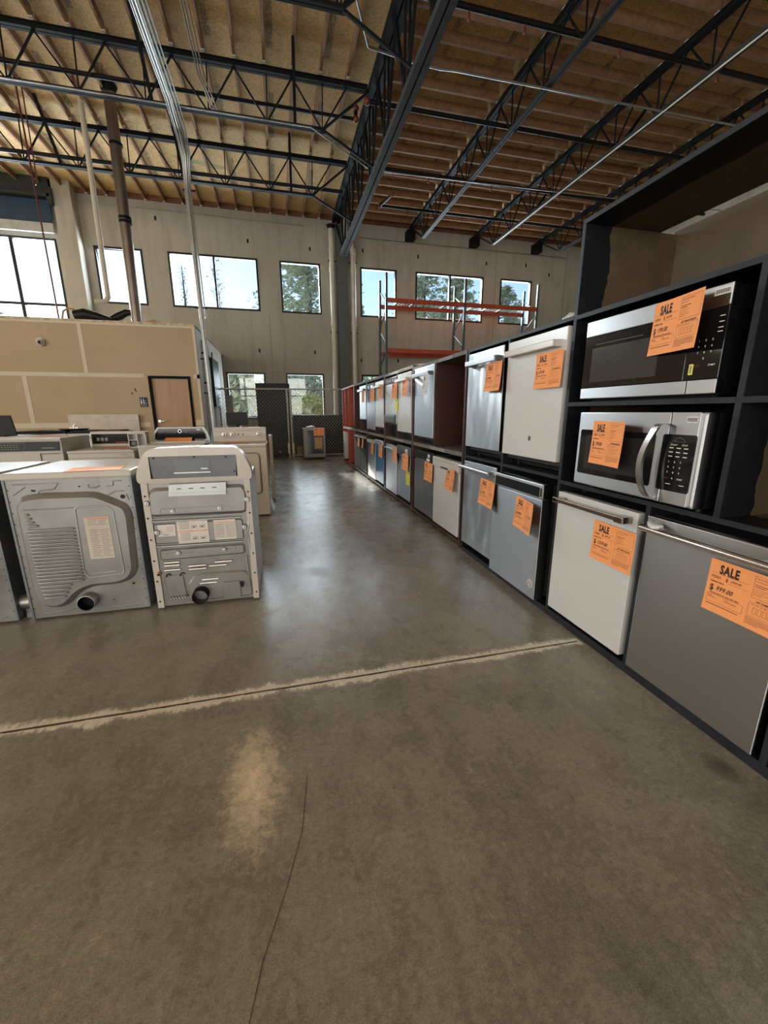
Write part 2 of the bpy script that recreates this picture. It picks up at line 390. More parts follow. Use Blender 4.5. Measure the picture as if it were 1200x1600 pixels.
DUSTY = mat('dusty_brown_board', (0.10, 0.085, 0.07), 0.75, 0, 0.3, 9)
DUSTEDGE = mat('dusty_grey_edge', (0.115, 0.108, 0.10), 0.7, 0, 0.45, 22)
EDGE = mat('slate_edge_paint', (0.018, 0.021, 0.026), 0.5, 0, 0.25, 9, spec=0.25)
RACKG = mat('slate_green_rack_paint', (0.09, 0.12, 0.13), 0.45, 0.2, 0.12)
RACKR = mat('orange_red_rack_beam', (0.42, 0.075, 0.03), 0.5, 0, 0.12)
BLUEF = mat('blue_protective_film', (0.05, 0.25, 0.50), 0.22, 0.1, 0.08)
PLASTICW = mat('clear_wrapping_film', (0.55, 0.57, 0.58), 0.15, 0.1, 0.25, 14, 0.6)
DOORWOOD = m_wood('veneer_door', (0.36, 0.20, 0.095), (0.45, 0.265, 0.135), (3, 3, .5), 0.45, 2)
MUD = mat('joint_compound', (0.64, 0.56, 0.43), 0.9, 0, 0.06, 3)
SILLY = mat('mottled_raw_edge', (0.55, 0.45, 0.3), 0.9, 0, 0.4, 12)
BLINDBLUE = mat('dark_blue_shade_fabric', (0.018, 0.045, 0.085), 0.7, 0, 0.1)
SIGNBLUE = mat('navy_sign_plastic', (0.006, 0.011, 0.028), 0.4, spec=0.2)
FRAME = mat('bronze_window_frame', (0.016, 0.014, 0.013), 0.4, 0.3)
RESIDUE = m_residue()
CRACK = mat('floor_joint_filler', (0.05, 0.04, 0.032), 0.8, 0, 0.3, 30)
CARD = mat('cardboard', (0.42, 0.25, 0.12), 0.8)
FENCE = mat('galvanised_chain_wire', (0.42, 0.40, 0.36), 0.45, 0.3)
LEAFD = mat('pine_needles', (0.42, 0.47, 0.36), 0.8, 0, 0.35, 3)
LEAFY = mat('yellow_green_leaves', (0.62, 0.62, 0.24), 0.7, 0, 0.4, 4)
BARK = mat('bark', (0.16, 0.12, 0.09), 0.9)
GRASS = mat('dry_grass', (0.20, 0.20, 0.10), 0.9, 0, 0.2, 2)
ASPHALT = mat('asphalt', (0.16, 0.16, 0.16), 0.9)
CARBLUE = mat('light_blue_car_paint', (0.25, 0.42, 0.68), 0.2, 0.2)
CARWHITE = mat('white_car_paint', (0.75, 0.78, 0.82), 0.2)
CANVAS = mat('grey_plastic_curtain', (0.34, 0.33, 0.31), 0.6)

# ------------------------------------------------------------------ room
WY = 15.0; CEIL = 7.45; XL = -13.0; XR = 13.0; YB = -9.5
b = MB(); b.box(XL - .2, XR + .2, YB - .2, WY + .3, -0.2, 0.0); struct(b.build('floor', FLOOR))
b = MB(); b.box(XL - .2, XR + .2, YB - .2, WY + .3, CEIL, CEIL + .1); struct(b.build('ceiling', OSB))
HOLES = [(-8.9, -5.86, 3.9, 6.12), (-4.95, -3.67, 4.50, 6.04), (-2.98, -0.37, 4.50, 6.04), (0.31, 1.61, 4.50, 6.04), (2.95, 4.23, 4.50, 6.04),
         (4.92, 7.52, 4.50, 6.04), (8.20, 9.50, 4.50, 6.04), (-1.62, -0.37, 1.07, 2.60), (0.31, 1.61, 1.07, 2.60), (2.95, 4.23, 1.07, 2.60)]
xs = sorted({XL, XR} | {h[0] for h in HOLES} | {h[1] for h in HOLES}); zs = sorted({0.0, CEIL} | {h[2] for h in HOLES} | {h[3] for h in HOLES})
b = MB()
for i in range(len(xs) - 1):
    z0 = None
    for j in range(len(zs) - 1):
        cx, cz = (xs[i] + xs[i+1]) / 2, (zs[j] + zs[j+1]) / 2
        hole = any(h[0] < cx < h[1] and h[2] < cz < h[3] for h in HOLES)
        if not hole and z0 is None: z0 = zs[j]
        if z0 is not None and (hole or j == len(zs) - 2):
            b.box(xs[i], xs[i+1], WY, WY + .2, z0, zs[j] if hole else zs[j+1]); z0 = None
wall_far = struct(b.build('wall_far', WALL))
b = MB()
for (x, z) in [(-4.0, 5.05+1.6), (-0.62, 6.52), (1.3, 6.45), (3.05, 6.55), (5.0, 6.52), (7.6, 6.5), (-0.5, 3.30), (1.33, 3.30), (2.95, 3.08), (9.2, 6.55), (-3.2, 6.9), (4.3, 3.1), (10.2, 6.3)]:
    b.box(x - .025, x + .025, WY - .012, WY + .01, z - .06, z + .05)
b.build('lifting_pocket', BLK, wall_far)
b = MB(); b.box(-0.12, -0.10, WY - .006, WY + .01, 0, 4.45); b.box(8.0 - .02, 8.0, WY - .006, WY + .01, 0, 7.2); b.box(10.9, 10.93, WY - .008, WY, 0, 7.2)
b.build('panel_joint', m_wood('joint_sealant', (0.28, 0.26, 0.22), (0.33, 0.30, 0.25)), wall_far)  # joint strips a little darker than the wall
b = MB(); b.box(XL - .2, XL, YB, WY, 0, CEIL); struct(b.build('wall_left', WALL))
b = MB(); b.box(XR, XR + .2, YB, WY, 0, CEIL); struct(b.build('wall_right', WALL))
b = MB(); b.box(XL, XR, YB - .2, YB, 0, CEIL); struct(b.build('wall_back', WALL))
b = MB(); b.box(XL, XR, WY - .09, WY - .001, 7.33, CEIL - .001); lg = struct(b.build('trim_1', LEDGER))
b = MB(); b.tube([(-5.6, WY - .06, 7.12), (1.1, WY - .06, 7.08)], .012, seg=6); b.tube([(2.9, WY - .06, 6.9), (10.8, WY - .06, 6.9)], .012, seg=6); struct(b.build('trim_2', GALV))

for k, (x0, x1, z0, z1) in enumerate(HOLES):
    b = MB(); w = .055
    b.box(x0, x1, WY - .01, WY + .12, z0, z0 + w); b.box(x0, x1, WY - .01, WY + .12, z1 - w, z1)
    b.box(x0, x0 + w, WY - .01, WY + .12, z0 + w, z1 - w); b.box(x1 - w, x1, WY - .01, WY + .12, z0 + w, z1 - w)
    if k == 0:
        b.box(-7.02, -6.93, WY - .01, WY + .12, z0 + w, z1 - w); b.box(x0 + w, -7.02, WY, WY + .1, 4.35, 4.42); b.box(-6.93, x1 - w, WY, WY + .1, 4.35, 4.42)
    elif x1 - x0 > 2: b.box((x0 + x1) / 2 - .03, (x0 + x1) / 2 + .03, WY, WY + .12, z0 + w, z1 - w)
    fr = struct(b.build('window_%d' % (k + 1), FRAME))
    p = MB(); p.box(x0 + w * .5, x1 - w * .5, WY + .055, WY + .065, z0 + w * .5, z1 - w * .5); p.build('pane', GLASS, fr)
# pilaster, shade and beam round the big window at the left
b = MB(); b.box(-5.62, -5.18, 14.6, WY, 0, CEIL - .002); struct(b.build('trim_3', WALL))
b = MB(); b.box(-12.9, -5.66, 14.55, 14.98, 7.05, CEIL - .003); b.box(-12.9, -5.66, 14.5, 14.56, 6.98, 7.05); b.box(-5.72, -5.6, 14.5, 14.6, 6.8, 7.2); struct(b.build('trim_4', GIRDER))
t = thing('roller_shade', 'dark blue roller shade above the big window at far left', 'shade', (-7.5, 14.75, 6.98))
b = MB(); b.box(-1.7, 1.72, 0, .03, -.56, 0); b.build('shade_fabric', BLINDBLUE, t)
b = MB(); b.box(-1.7, 1.72, -.02, .05, -.80, -.56, 0, .005); b.build('hem_panel', mat('pale_shade_band', (0.45, 0.45, 0.43), .7), t)

# floor joint with pale residue, hairline cracks
b = MB(); ys = []
x = -12.0
while x < 1.60:
    x2 = min(1.60, x + .06); b.add([(x, 1.773 + rng.uniform(-.003, .003), .0012), (x2, 1.773 + rng.uniform(-.003, .003), .0012), (x2, 1.784, .0012), (x, 1.784, .0012)], [(0, 1, 2, 3)], 0); x = x2
b.add([(-12, 1.65, .0007), (1.62, 1.65, .0007), (1.62, 1.91, .0007), (-12, 1.91, .0007)], [(0, 1, 2, 3)], 1)
struct(b.build('trim_5', [CRACK, RESIDUE]))
b = MB(); P0 = [(-.30, 1.62), (-.31, 1.50), (-.285, 1.42)]; P1 = [(.02, 1.26), (-.01, 1.05), (-.06, .9), (-.12, .75), (-.17, .55), (-.2, .40)]
for P_ in (P1,):
    for i in range(len(P_) - 1):
        (x0, y0), (x1, y1) = P_[i], P_[i+1]; b.add([(x0-.0011, y0, .001), (x0+.0011, y0, .001), (x1+.0011, y1, .001), (x1-.0011, y1, .001)], [(0, 1, 2, 3)])
struct(b.build('trim_6', CRACK))

# ------------------------------------------------------------------ roof: purlins, trusses, girder
ZT = 7.22   # truss top chord axis
pur = None
def make_purlin(length, along, hang=True):
    t = thing('purlin', '', 'purlin')
    b = MB()
    if along == 'y': b.box(-.022, .022, 0, length, -.14, 0)
    else: b.box(0, length, -.025, .025, -.17, 0)
    b.build('timber', PURLIN, t)
    if hang:
        for s in (0, 1):
            b = MB(); c = length if s else 0; d = -1 if s else 1
            if along == 'y': b.box(-.028, .028, min(c, c + d*.05), max(c, c + d*.05), -.155, -.13)
            else: b.box(min(c, c + d*.04), max(c, c + d*.04), -.03, .03, -.185, -.16)
            b.build('joist_hanger', HANGER, t)
    return t
LT = [4.26, 6.72, 9.17, 11.63]
bays = [(4.30, 6.68, 'in the nearest row, left of the girder'), (6.76, 9.13, 'in the second row, left of the girder'),
        (9.21, 11.59, 'in the third row, left of the girder'), (11.67, 14.90, 'in the far row meeting the window wall, left of the girder')]
for bi, (y0, y1, txt) in enumerate(bays):
    proto = make_purlin(y1 - y0, 'y')
    proto['label'] = 'narrow brown wooden purlin ' + txt; proto['group'] = 'purlins left of the girder, row %s from the viewer' % ('one', 'two', 'three', 'four')[bi]
    xk = 1.62; first = True; xmin = (-4.4, -5.4, -7.4, -9.4)[bi]
    while xk > xmin:
        o = proto if first else copy_tree(proto); first = False
        o.location = (xk, y0, CEIL - .001); xk -= .5
RT = [4.66, 7.02, 9.5, 11.9]
xb = [(2.24, 4.62, 'between the girder and the first truss right of it', 4.2), (4.70, 6.98, 'between the first and second trusses right of the girder', 4.7),
      (7.06, 9.46, 'between the second and third trusses right of the girder', 5.7), (9.54, 11.86, 'in the bay right of the third truss', 7.2)]
for bi, (x0, x1, txt, ymin) in enumerate(xb):
    proto = make_purlin(x1 - x0, 'x')
    proto['label'] = 'brown wooden purlin running crosswise ' + txt; proto['group'] = 'crosswise purlins, bay %s right of the girder' % ('one', 'two', 'three', 'four')[bi]
    yk = 14.45; first = True
    while yk > ymin:
        o = proto if first else copy_tree(proto); first = False
        o.location = (x0, yk, CEIL - .001); yk -= .5

def truss(name, label, a0, a1, c, along, zb, nodes_top, nodes_bot, bot_range, ext=None, kick=None, cm=STEEL, th=.05, group=None):
    """steel joist; a = coordinate along the truss, c = fixed other coordinate, parts in world axes about its root"""
    Pt = (lambda a, z, o=0: (a, c + o, z)) if along == 'x' else (lambda a, z, o=0: (c + o, a, z))
    t = thing(name, label, 'truss', (0, 0, 0), 0, group)
    b = MB()
    for o in (-.035, .035):
        b.bar(Pt(a0, ZT, o), Pt(a1, ZT, o), .055, .075)
        b.bar(Pt(a0, ZT + .03, o * 1.4), Pt(a1, ZT + .03, o * 1.4), .07, .012)
    b.build('top_chord', cm, t)
    b = MB()
    for o in (-.03, .03): b.bar(Pt(bot_range[0], zb, o), Pt(bot_range[1], zb, o), .045, .05)
    b.build('bottom_chord', GIRDER if cm is STEEL and along == 'y' else cm, t)
    for i, zn in enumerate(nodes_bot):
        near = [q for q in nodes_top if abs(q - zn) < .8]
        for q in near: b = MB(); b.bar(Pt(zn, zb), Pt(q, ZT - .03), .026, .026); b.build('web_member', cm, t)
        b = MB(); b.bar(Pt(zn, zb), Pt(zn + .03, ZT - .03), .02, .02); b.build('web_member', cm, t)
    if ext:
        for e in ext: b = MB(); b.bar(*e, .04, .04); b.build('end_brace', cm, t)
    if kick:
        for e in kick: b = MB(); b.bar(*e, .05, .05); b.build('kicker_brace', cm, t)
    return t
lt_lab = ['black open-web steel truss nearest the viewer, crossing left of the girder', 'black open-web steel truss left of the girder, nearest the viewer',
          'black open-web steel truss left of the girder, above the red sprinkler elbow', 'farthest black open-web steel truss left of the girder, nearest the window wall']
for i, y in enumerate(LT):
    if i == 0: continue
    xe = -12.5
    top = [1.60 - k * 1.0 for k in range(14)]; bot = [1.12 - k * 1.0 for k in range(14)]
    ext = [((1.14, y, 6.46), (2.12, y, 5.98)), ((1.12, y, 6.46), (2.02, y, ZT - .03))]
    kick = [((xx, y, 6.48), (xx - .02, y - .72, 7.30)) for xx in (.62, -1.78, -4.2)] if i > 1 else []
    truss('steel_truss', lt_lab[i], xe, 1.99, y, 'x', 6.46, top, bot, (xe, 1.18), ext, kick)
rt_lab = ['dark steel truss first to the right of the big girder', 'dark steel truss second right of the girder, with a pale conduit along it', 'dark steel truss third right of the girder, above the tall black shelf',
          '']
for i, x in enumerate(RT[:3]):
    top = [13.93 - k for k in range(11)]; bot = [13.45 - k for k in range(11)]
    t = truss('steel_truss', rt_lab[i], 3.4, 14.72, x, 'y', 6.53, top, bot, (3.3, 13.5), [((x, 13.48, 6.53), (x, 14.62, ZT - .04))],
          [((x + .04, yy, 6.5), (x + .62, yy, 7.28)) for yy in (8.4, 11.5)])
    b = MB(); b.box(x - .14, x + .14, 14.70, 14.99, 6.92, 7.2); b.build('bearing_seat', STEEL, t)
b = MB(); b.tube([(RT[1] - .06, 3.5, 6.47), (RT[1] - .06, 7.0, 6.47), (RT[1] - .1, 7.35, 6.44), (RT[1] - .06, 7.7, 6.47), (RT[1] - .06, 13.3, 6.47)], .014, seg=6)
tag(b.build('electrical_conduit', mat('pale_conduit', (0.78, 0.76, 0.70), .4)), 'pale thin conduit along the underside of the second truss right of the girder', 'conduit')

# girder (deep truss over the line where the two roof bays meet)
t = thing('roof_girder', 'deep slate grey steel girder truss running overhead to the column at the window wall', 'girder', (0, 0, 0))
GX = 2.14; GB = 5.82
b = MB()
for o in (-.07, .07): b.bar((GX + o, 3.0, ZT), (GX + o, 14.75, ZT), .11, .13)
b.build('top_chord', STEEL, t)
b = MB()
for o in (-.055, .055): b.bar((GX + o, 3.0, GB), (GX + o, 13.3, GB), .085, .09)
b.build('bottom_chord', GIRDER, t)
b = MB(); b.box(GX - .10, GX + .10, 13.25, 13.32, GB - .05, GB + .05); b.build('end_plate', GIRDER, t)
for k in range(9):
    y = 13.2 - k * 1.22
    for o in (-.03, .04):
        b = MB(); b.bar((GX + o, y, GB), (GX + o, y - .05, ZT - .05), .035, .035); b.build('web_member', STEEL, t)
    b = MB(); b.bar((GX, y, GB), (GX, y - .61, ZT - .05), .045, .045); b.build('web_member', STEEL, t)
    b = MB(); b.bar((GX, y, GB), (GX, y + .56, ZT - .05), .045, .045); b.build('web_member', STEEL, t)
b = MB(); b.bar((GX, 13.25, GB), (GX, 14.7, ZT - .1), .05, .05); b.build('end_brace', STEEL, t)

t = thing('steel_column', 'slate grey steel column against the window wall under the girder', 'column', (2.30, 14.76, 0))
b = MB(); b.box(-.17, .17, -.12, .22, 0.02, 7.12, 0, .008); b.build('shaft', mat('grey_painted_column', (.115, .122, .118), .6, spec=.3), t)
b = MB(); b.box(-.2, .2, -.2, .2, 0, .02); b.build('base_plate', STEEL, t)
for x, lab, bend in ((1.97, 'cream plastic downspout left of the grey column', False), (2.66, 'cream plastic downspout right of the grey column, bent at its top', True)):
    t = thing('downspout', lab, 'pipe', (x, 14.72, 0))
    b = MB()
    if bend: b.tube([(0, 0, 0), (0, 0, 6.35), (-.05, -.05, 6.55), (-.22, -.15, 6.75), (-.28, -.2, 6.95), (-.28, -.2, 7.3)], .085, seg=14)
    else: b.tube([(0, 0, 0), (0, 0, 7.0)], .085, seg=14)
    b.build('pipe', PVC, t)
    for z in (1.2, 4.1, 5.75, 6.3):
        b = MB(); b.tube([(0, 0, z), (0, 0, z + .14)], .098, seg=14); b.build('coupling', PVC, t)
    for z in (3.9, 6.05):
        b = MB(); b.box(-.13, .13, -.02, .02, z, z + .025); b.box(-.02, .02, 0, .27, z, z + .025); b.build('pipe_clamp', STEEL, t)
    if not bend: b = MB(); b.tube([(0, 0, 6.98), (0, 0, 7.08)], [.09, .15], seg=14); b.build('roof_drain_collar', STEEL, t)

# sprinkler pipes
def sprinkler(label, pts, heads, elbows=()):
    t = thing('sprinkler_pipe', label, 'pipe', pts[0])
    o = Vector(pts[0]); b = MB(); b.tube([Vector(p) - o for p in pts], .042, seg=10); b.build('pipe', PIPEBLK, t)
    for h in heads:
        q = Vector(h) - o; b = MB(); b.cyl(q + Vector((0, 0, .01)), q + Vector((0, 0, -.12)), .016, seg=8); b.tube([q + Vector((0, 0, -.12)), q + Vector((0, 0, -.15))], [.03, .012], seg=8); b.build('sprinkler_head', REDFIT, t)
    for e in elbows:
        q = Vector(e) - o; b = MB(); b.ball(q, .065, seg=10, rings=6); b.build('elbow_fitting', REDFIT, t)
sprinkler('black sprinkler pipe behind the third truss, left of the girder, with red elbow', [(-12, 9.34, 6.82), (1.80, 9.34, 6.82), (1.80, 9.34, 7.0)], [(-9, 9.34, 6.8), (-6, 9.34, 6.8), (-3, 9.34, 6.8)], [(1.80, 9.34, 6.82), (1.80, 9.34, 7.0)])
sprinkler('black sprinkler pipe behind the farthest truss, left of the girder', [(-12, 11.8, 6.7), (1.9, 11.8, 6.7)], [(-8, 11.8, 6.68), (-5, 11.8, 6.68), (-2, 11.8, 6.68), (1, 11.8, 6.68)])
for (y, lab, xa) in ((6.85, 'black sprinkler pipe nearest the viewer, right of the girder', 2.3), (8.98, 'black sprinkler pipe second from the viewer, right of the girder', 1.95),
                 (11.0, 'black sprinkler pipe third from the viewer, right of the girder', 2.3), (12.75, 'black sprinkler pipe farthest from the viewer, right of the girder', 3.1)):
    pts = [(xa, y, 6.92), (12.5, y, 6.92)]
    el = [(xa, y, 6.92)] if xa in (1.95, 3.1) else []
    if xa == 3.1: pts = [(3.3, 12.15, 6.95), (3.1, y, 6.92), (12.5, y, 6.92)]; el.append((3.3, 12.15, 6.95))
    sprinkler(lab, pts, [(x, y, 6.9) for x in (3.0, 3.9, 5.6, 7.6, 9.6)], el)

# conduits
b = MB(); b.tube([(.4, 4.5, 6.45), (1.6, 7.25, 6.5), (2.3, 7.34, 6.5), (2.75, 7.34, 6.48), (3.0, 7.34, 6.50), (12, 7.2, 6.5)], .018, seg=6)
tag(b.build('electrical_conduit', GALV), 'thin pale conduit crossing under the girder, nearer of two', 'conduit')
b = MB(); b.tube([(-12.3, 9.02, 6.40), (.9, 9.02, 6.40), (2.3, 10.3, 6.5), (5, 10.2, 6.50), (12, 9.9, 6.5)], .012, seg=6)
tag(b.build('electrical_conduit', GALV), 'thin pale conduit crossing under the girder, farther of two', 'conduit')
t = thing('conduit_bundle', 'bundle of silver conduits running along the roof then dropping down beside the restroom door', 'conduit', (-1.43, 9.85, 0))
for k, (dx, r, dz) in enumerate(((0, .03, 0), (.055, .018, .01), (-.05, .02, 0), (.10, .014, .03), (-.09, .012, .02))):
    b = MB(); z = 6.38 + dz
    b.tube([(dx, -12, z), (dx, -1.0, z), (dx - .02, -.3, z - .03), (dx * .7, -.02, z - .30), (dx * .55 - .03, 0, z - .9), (dx * .5 + .02, 0, .4 if k < 3 else 3.2)], r, seg=8)
    b.build('conduit', GALV, t)
for z in (1.7, 2.4, 3.4, 5.5):
    b = MB(); b.box(-.12, .12, -.01, .03, z, z + .025); b.build('strap', STEEL, t)
b = MB()
for dx in (0, .05, -.04): b.tube([(-.95 + dx, -2, 6.95), (-.95 + dx, 9.1, 6.95), (-.78 + dx, 9.14, 6.5)], .012, seg=6)
tag(b.build('conduit_bundle', GALV), 'second thin conduit bundle along the roof right of the thick one', 'conduit')
t = thing('flue_pipe', 'thick metal flue pipe rising from the restroom roof to the deck', 'pipe', (-2.86, 10.55, 3.13))
b = MB(); b.tube([(0, 0, 0), (0.06, 0, 4.3)], .105, seg=20); b.build('pipe', DUCT, t)
for z in (1.95, 2.02, 3.3): b = MB(); b.tube([(.02 + .014 * z - .01, 0, z), (.02 + .014 * z - .01, 0, z + .05)], .118, seg=20); b.build('band', STEEL, t)
b = MB(); b.tube([(.03, 0, 4.15), (.06, 0, 4.31)], [.11, .16], seg=20); b.build('roof_collar', STEEL, t)
b = MB()
b.tube([(-3.42, 10.9, 7.3), (-3.46, 10.9, 3.75), (-3.5, 10.85, 3.65), (-3.7, 10.8, 3.62)], .052, seg=12)
tag(b.build('vent_pipe', PVC), 'cream plastic vent pipe left of the metal flue', 'pipe')
b = MB(); b.tube([(-4.24, 10.3, 7.2), (-4.22, 10.3, 3.12)], .016, seg=6); b.tube([(-4.17, 10.35, 7.2), (-4.17, 10.3, 5.6), (-4.21, 10.3, 5.5)], .012, seg=6)
tag(b.build('refrigerant_line', REDROD), 'dark red line hanging down at the left of the restroom roof', 'pipe')

# ------------------------------------------------------------------ restroom block
BX = -1.63; BZ = 3.08
b = MB(); dx0, dx1, dzt = -2.645, -1.82, 2.06
b.box(-12.9, dx0, 10, 10.12, 0, BZ); b.box(dx1, BX, 10, 10.12, 0, BZ); b.box(dx0, dx1, 10, 10.12, dzt, BZ)
fw = struct(b.build('wall_restroom_front', DRYWALL))
b = MB(); b.box(BX - .12, BX, 10.12, 14.2, 0, BZ + .05); struct(b.build('wall_restroom_side', mat('painted_side_wall', (0.60, 0.56, 0.47), .8)))
b = MB(); b.box(-12.9, BX, 10, 14.9, BZ, BZ + .03); struct(b.build('ceiling_restroom', mat('raw_plywood_deck', (0.42, 0.33, 0.22), .8)))
b = MB()
def mud(x0, x1, z0, z1): b.box(x0, x1, 9.994, 10.001, z0, z1)
mud(-12, -2.72, 2.02, 2.10); mud(-1.75, BX, 2.02, 2.10); mud(-3.81, -3.74, 2.10, 3.03); mud(-4.92, -4.84, 1.1, 2.02); mud(-12, -2.72, 1.0, 1.10); mud(-1.80, BX, 1.02, 1.14); mud(-12, BX, 3.03, 3.08)
mud(-1.68, BX, 1.14, 3.03)
b.build('joint_compound_seam', MUD, fw)
b = MB(); b.box(-12, BX, 9.985, 10.05, BZ - .005, BZ + .035, 0, .004); b.build('raw_top_edge', SILLY, fw)
t = thing('restroom_door', 'light wood veneer door with black frame in the drywall block', 'door', ((dx0 + dx1) / 2, 10.0, 0)); t['kind'] = 'structure'; t.name = 'door_1'
W2 = (dx1 - dx0) / 2
b = MB(); b.box(-W2, -W2 + .05, -.03, .1, 0, dzt); b.box(W2 - .05, W2, -.03, .1, 0, dzt); b.box(-W2 + .05, W2 - .05, -.03, .1, dzt - .05, dzt); b.build('door_frame', mat('black_door_frame', (0.005, 0.006, 0.008), .6, spec=.08), t)
b = MB(); b.box(-W2 + .05, W2 - .05, .03, .07, 0.01, dzt - .05); dl = b.build('door_leaf', DOORWOOD, t)
b = MB(); b.cyl((-W2 + .12, .03, 1.12), (-W2 + .12, -.02, 1.12), .028); b.tube([(-W2 + .12, -.02, 1.12), (-W2 + .14, -.04, 1.12), (-W2 + .25, -.04, 1.12)], .011); b.build('lever_handle', CHROME, dl)
t = thing('restroom_sign', 'small navy restroom sign beside the wood door', 'sign', (-2.79, 9.997, 1.42))
b = MB(); b.box(-.075, .075, -.008, 0, 0, .20, 0, .002); b.build('plate', SIGNBLUE, t)
b = MB()
for x, wd in ((-.045, .034), (.0, .022)):
    b.ball((x, -.010, .165), .011, 0, 8, 6); b.prism([(x - wd/2, .075), (x + wd/2, .075), (x + .008, .15), (x - .008, .15)], -.011, -.008); b.box(x - .008, x + .008, -.011, -.008, .05, .08)
b.tube([(.035, -.01, .12), (.035, -.01, .08), (.06, -.01, .08), (.066, -.01, .055)], .003, seg=5); b.tube([(.04 + .016*math.cos(a), -.01, .07 + .016*math.sin(a)) for a in np.linspace(2, 5.6, 9)], .002, seg=5); b.ball((.035, -.01, .132), .007, 0, 8, 6)
b.text('RESTROOM', -.058, .018, .024, -.0095, 0, .9, .01)
b.build('pictogram', INKW, t)
b = MB(); b.box(-3.0, -2.985, 9.99, 10, 1.68, 1.72); b.tube([(-2.93, 9.99, 1.80), (-2.92, 9.99, 1.76), (-2.90, 9.99, 1.74)], .008, seg=6); tag(b.build('wall_hook', STEEL), 'tiny dark hook on the drywall above the restroom sign', 'hook')
t = thing('security_camera', 'small white dome security camera high on the drywall', 'camera', (-4.47, 9.99, 2.66))
b = MB(); b.tube([(0, 0, 0), (0, -.05, 0)], .075, seg=18); b.build('base', ENAMEL, t)
b = MB(); b.ball((.0, -.07, -.005), .058, 0, 16, 10); b.build('dome', ENAMEL, t)
b = MB(); b.ball((.012, -.105, -.012), .03, 0, 12, 8); b.build('lens', BLKGLASS, t)
# things lying on the restroom roof
def lump(name, label, cat, pts, rad, m, flat=.5):
    b = MB(); b.tube(pts, rad, seg=12); c = pts[0][2]
    b.warp(lambda x, y, z: (x, y, z)); return tag(b.build(name, m), label, cat)
lump('insulated_duct', 'black insulated duct lying on the restroom roof, lower length', 'duct', [(-3.93, 10.3, 3.24), (-3.75, 10.3, 3.27), (-3.5, 10.3, 3.22), (-3.2, 10.35, 3.16)], [.09, .11, .09, .04], BLK)
lump('insulated_duct', 'black insulated duct slanting up towards the metal flue', 'duct', [(-3.45, 10.55, 3.20), (-3.2, 10.6, 3.32), (-3.05, 10.6, 3.40), (-2.96, 10.6, 3.40)], [.05, .08, .07, .05], BLK)
lump('coiled_hose', 'brown hose end curving over the left edge of the roof', 'hose', [(-4.15, 10.25, 3.12), (-4.1, 10.25, 3.30), (-4.0, 10.25, 3.36), (-3.9, 10.28, 3.34)], .018, CARD)
b = MB(); b.box(-2.55, -2.35, 10.2, 10.3, BZ + .03, BZ + .10); b.bar((-2.62, 10.25, 3.15), (-2.42, 10.25, 3.21), .03, .03); tag(b.build('timber_scrap', CARD), 'scrap timber on the restroom roof right of the flue', 'wood')
t = thing('whiteboard_sheet', 'pale board leaning low against the drywall behind the appliances', 'board', (-3.55, 9.9, 0))
b = MB(); b.box(-.66, .64, 0, .02, .35, 1.27); b.box(-.5, -.4, 0, .03, 0, .35); b.box(.4, .5, 0, .03, 0, .35); b.build('board', mat('pale_board', (.60, .55, .46), .7), t)

# ------------------------------------------------------------------ text sheet
def sheet_mesh(price, msrp, paper, W=.28, Hh=.21, rough=False):
    b = MB(); nx = 12
    vs = [(W * i / nx, 0, Hh * k / nx) for k in range(nx + 1) for i in range(nx + 1)]; q = nx + 1
    b.add(vs, [(k*q+i, k*q+i+1, (k+1)*q+i+1, (k+1)*q+i) for k in range(nx) for i in range(nx)], 0)
    y = -.0009
    def ln(x0, x1, z, t=.0007): b.add([(x0, y, z), (x1, y, z), (x1, y, z + t), (x0, y, z + t)], [(0, 1, 2, 3)], 1)
    def vl(x, z0, z1, t=.0007): b.add([(x, y, z0), (x + t, y, z0), (x + t, y, z1), (x, y, z1)], [(0, 1, 2, 3)], 1)
    def bx(x0, x1, z0, z1): ln(x0, x1, z0); ln(x0, x1, z1); vl(x0, z0, z1); vl(x1, z0, z1)
    b.text('SALE', .038, .160, .048, y, 1, .62, .042)
    ln(.012, .142, .156)
    b.text('MSRP:', .012, .136, .017, y, 1, .85, -.004, .1); b.text('$', .064, .136, .019, y, 1, .9, .008); b.text(msrp, .080, .138, .014, y, 1, .85, .0, .3)
    ln(.075, .142, .131)
    b.text('A-MARK PRICE:', .012, .120, .0085, y, 1, .85, .02)
    b.text('$', .013, .086, .034, y, 1, .9, .018); b.text(price, .036, .090, .026, y, 1, .82, .012, .35)
    b.text('SPECIAL PRICE ON THIS UNIT ONLY', .018, .074, .0078, y, 1, .80, .02)
    bx(.010, .140, .040, .071)
    b.text('Model:', .014, .063, .006, y, 1, 1, .0); ln(.014, .042, .058, .0016); b.text('Serial:', .075, .063, .006, y, 1, 1, .0); ln(.075, .120, .058, .0016)
    ln(.012, .130, .030, .0022)
    bx(.158, .270, .118, .198)
    b.text('Features & Descriptions', .162, .188, .007, y, 1, 1, 0, .2); ln(.162, .200, .179, .0012)
    ln(.162, .214, .166, .002); ln(.162, .196, .159, .002)
    for z, e in ((.150, .212), (.143, .196), (.136, .21), (.129, .188)): ln(.162, e, z, .001)
    b.text('LIST DAMAGE BELOW:', .176, .104, .0095, y, 1, .82, .025)
    bx(.156, .268, .050, .100)
    b.text('Front  Back  Left  Right  Top', .162, .092, .0055, y, 1, 1, 0, .2)
    for k in range(5): bx(.172 + k * .0165, .183 + k * .0165, .060, .084)
    for k, e in enumerate((.264, .268, .262, .268, .20)): ln(.154, e, .042 - k * .0058, .0013)
    b.s = [False] * len(b.s)
    return b
SHEET_CACHE = {}
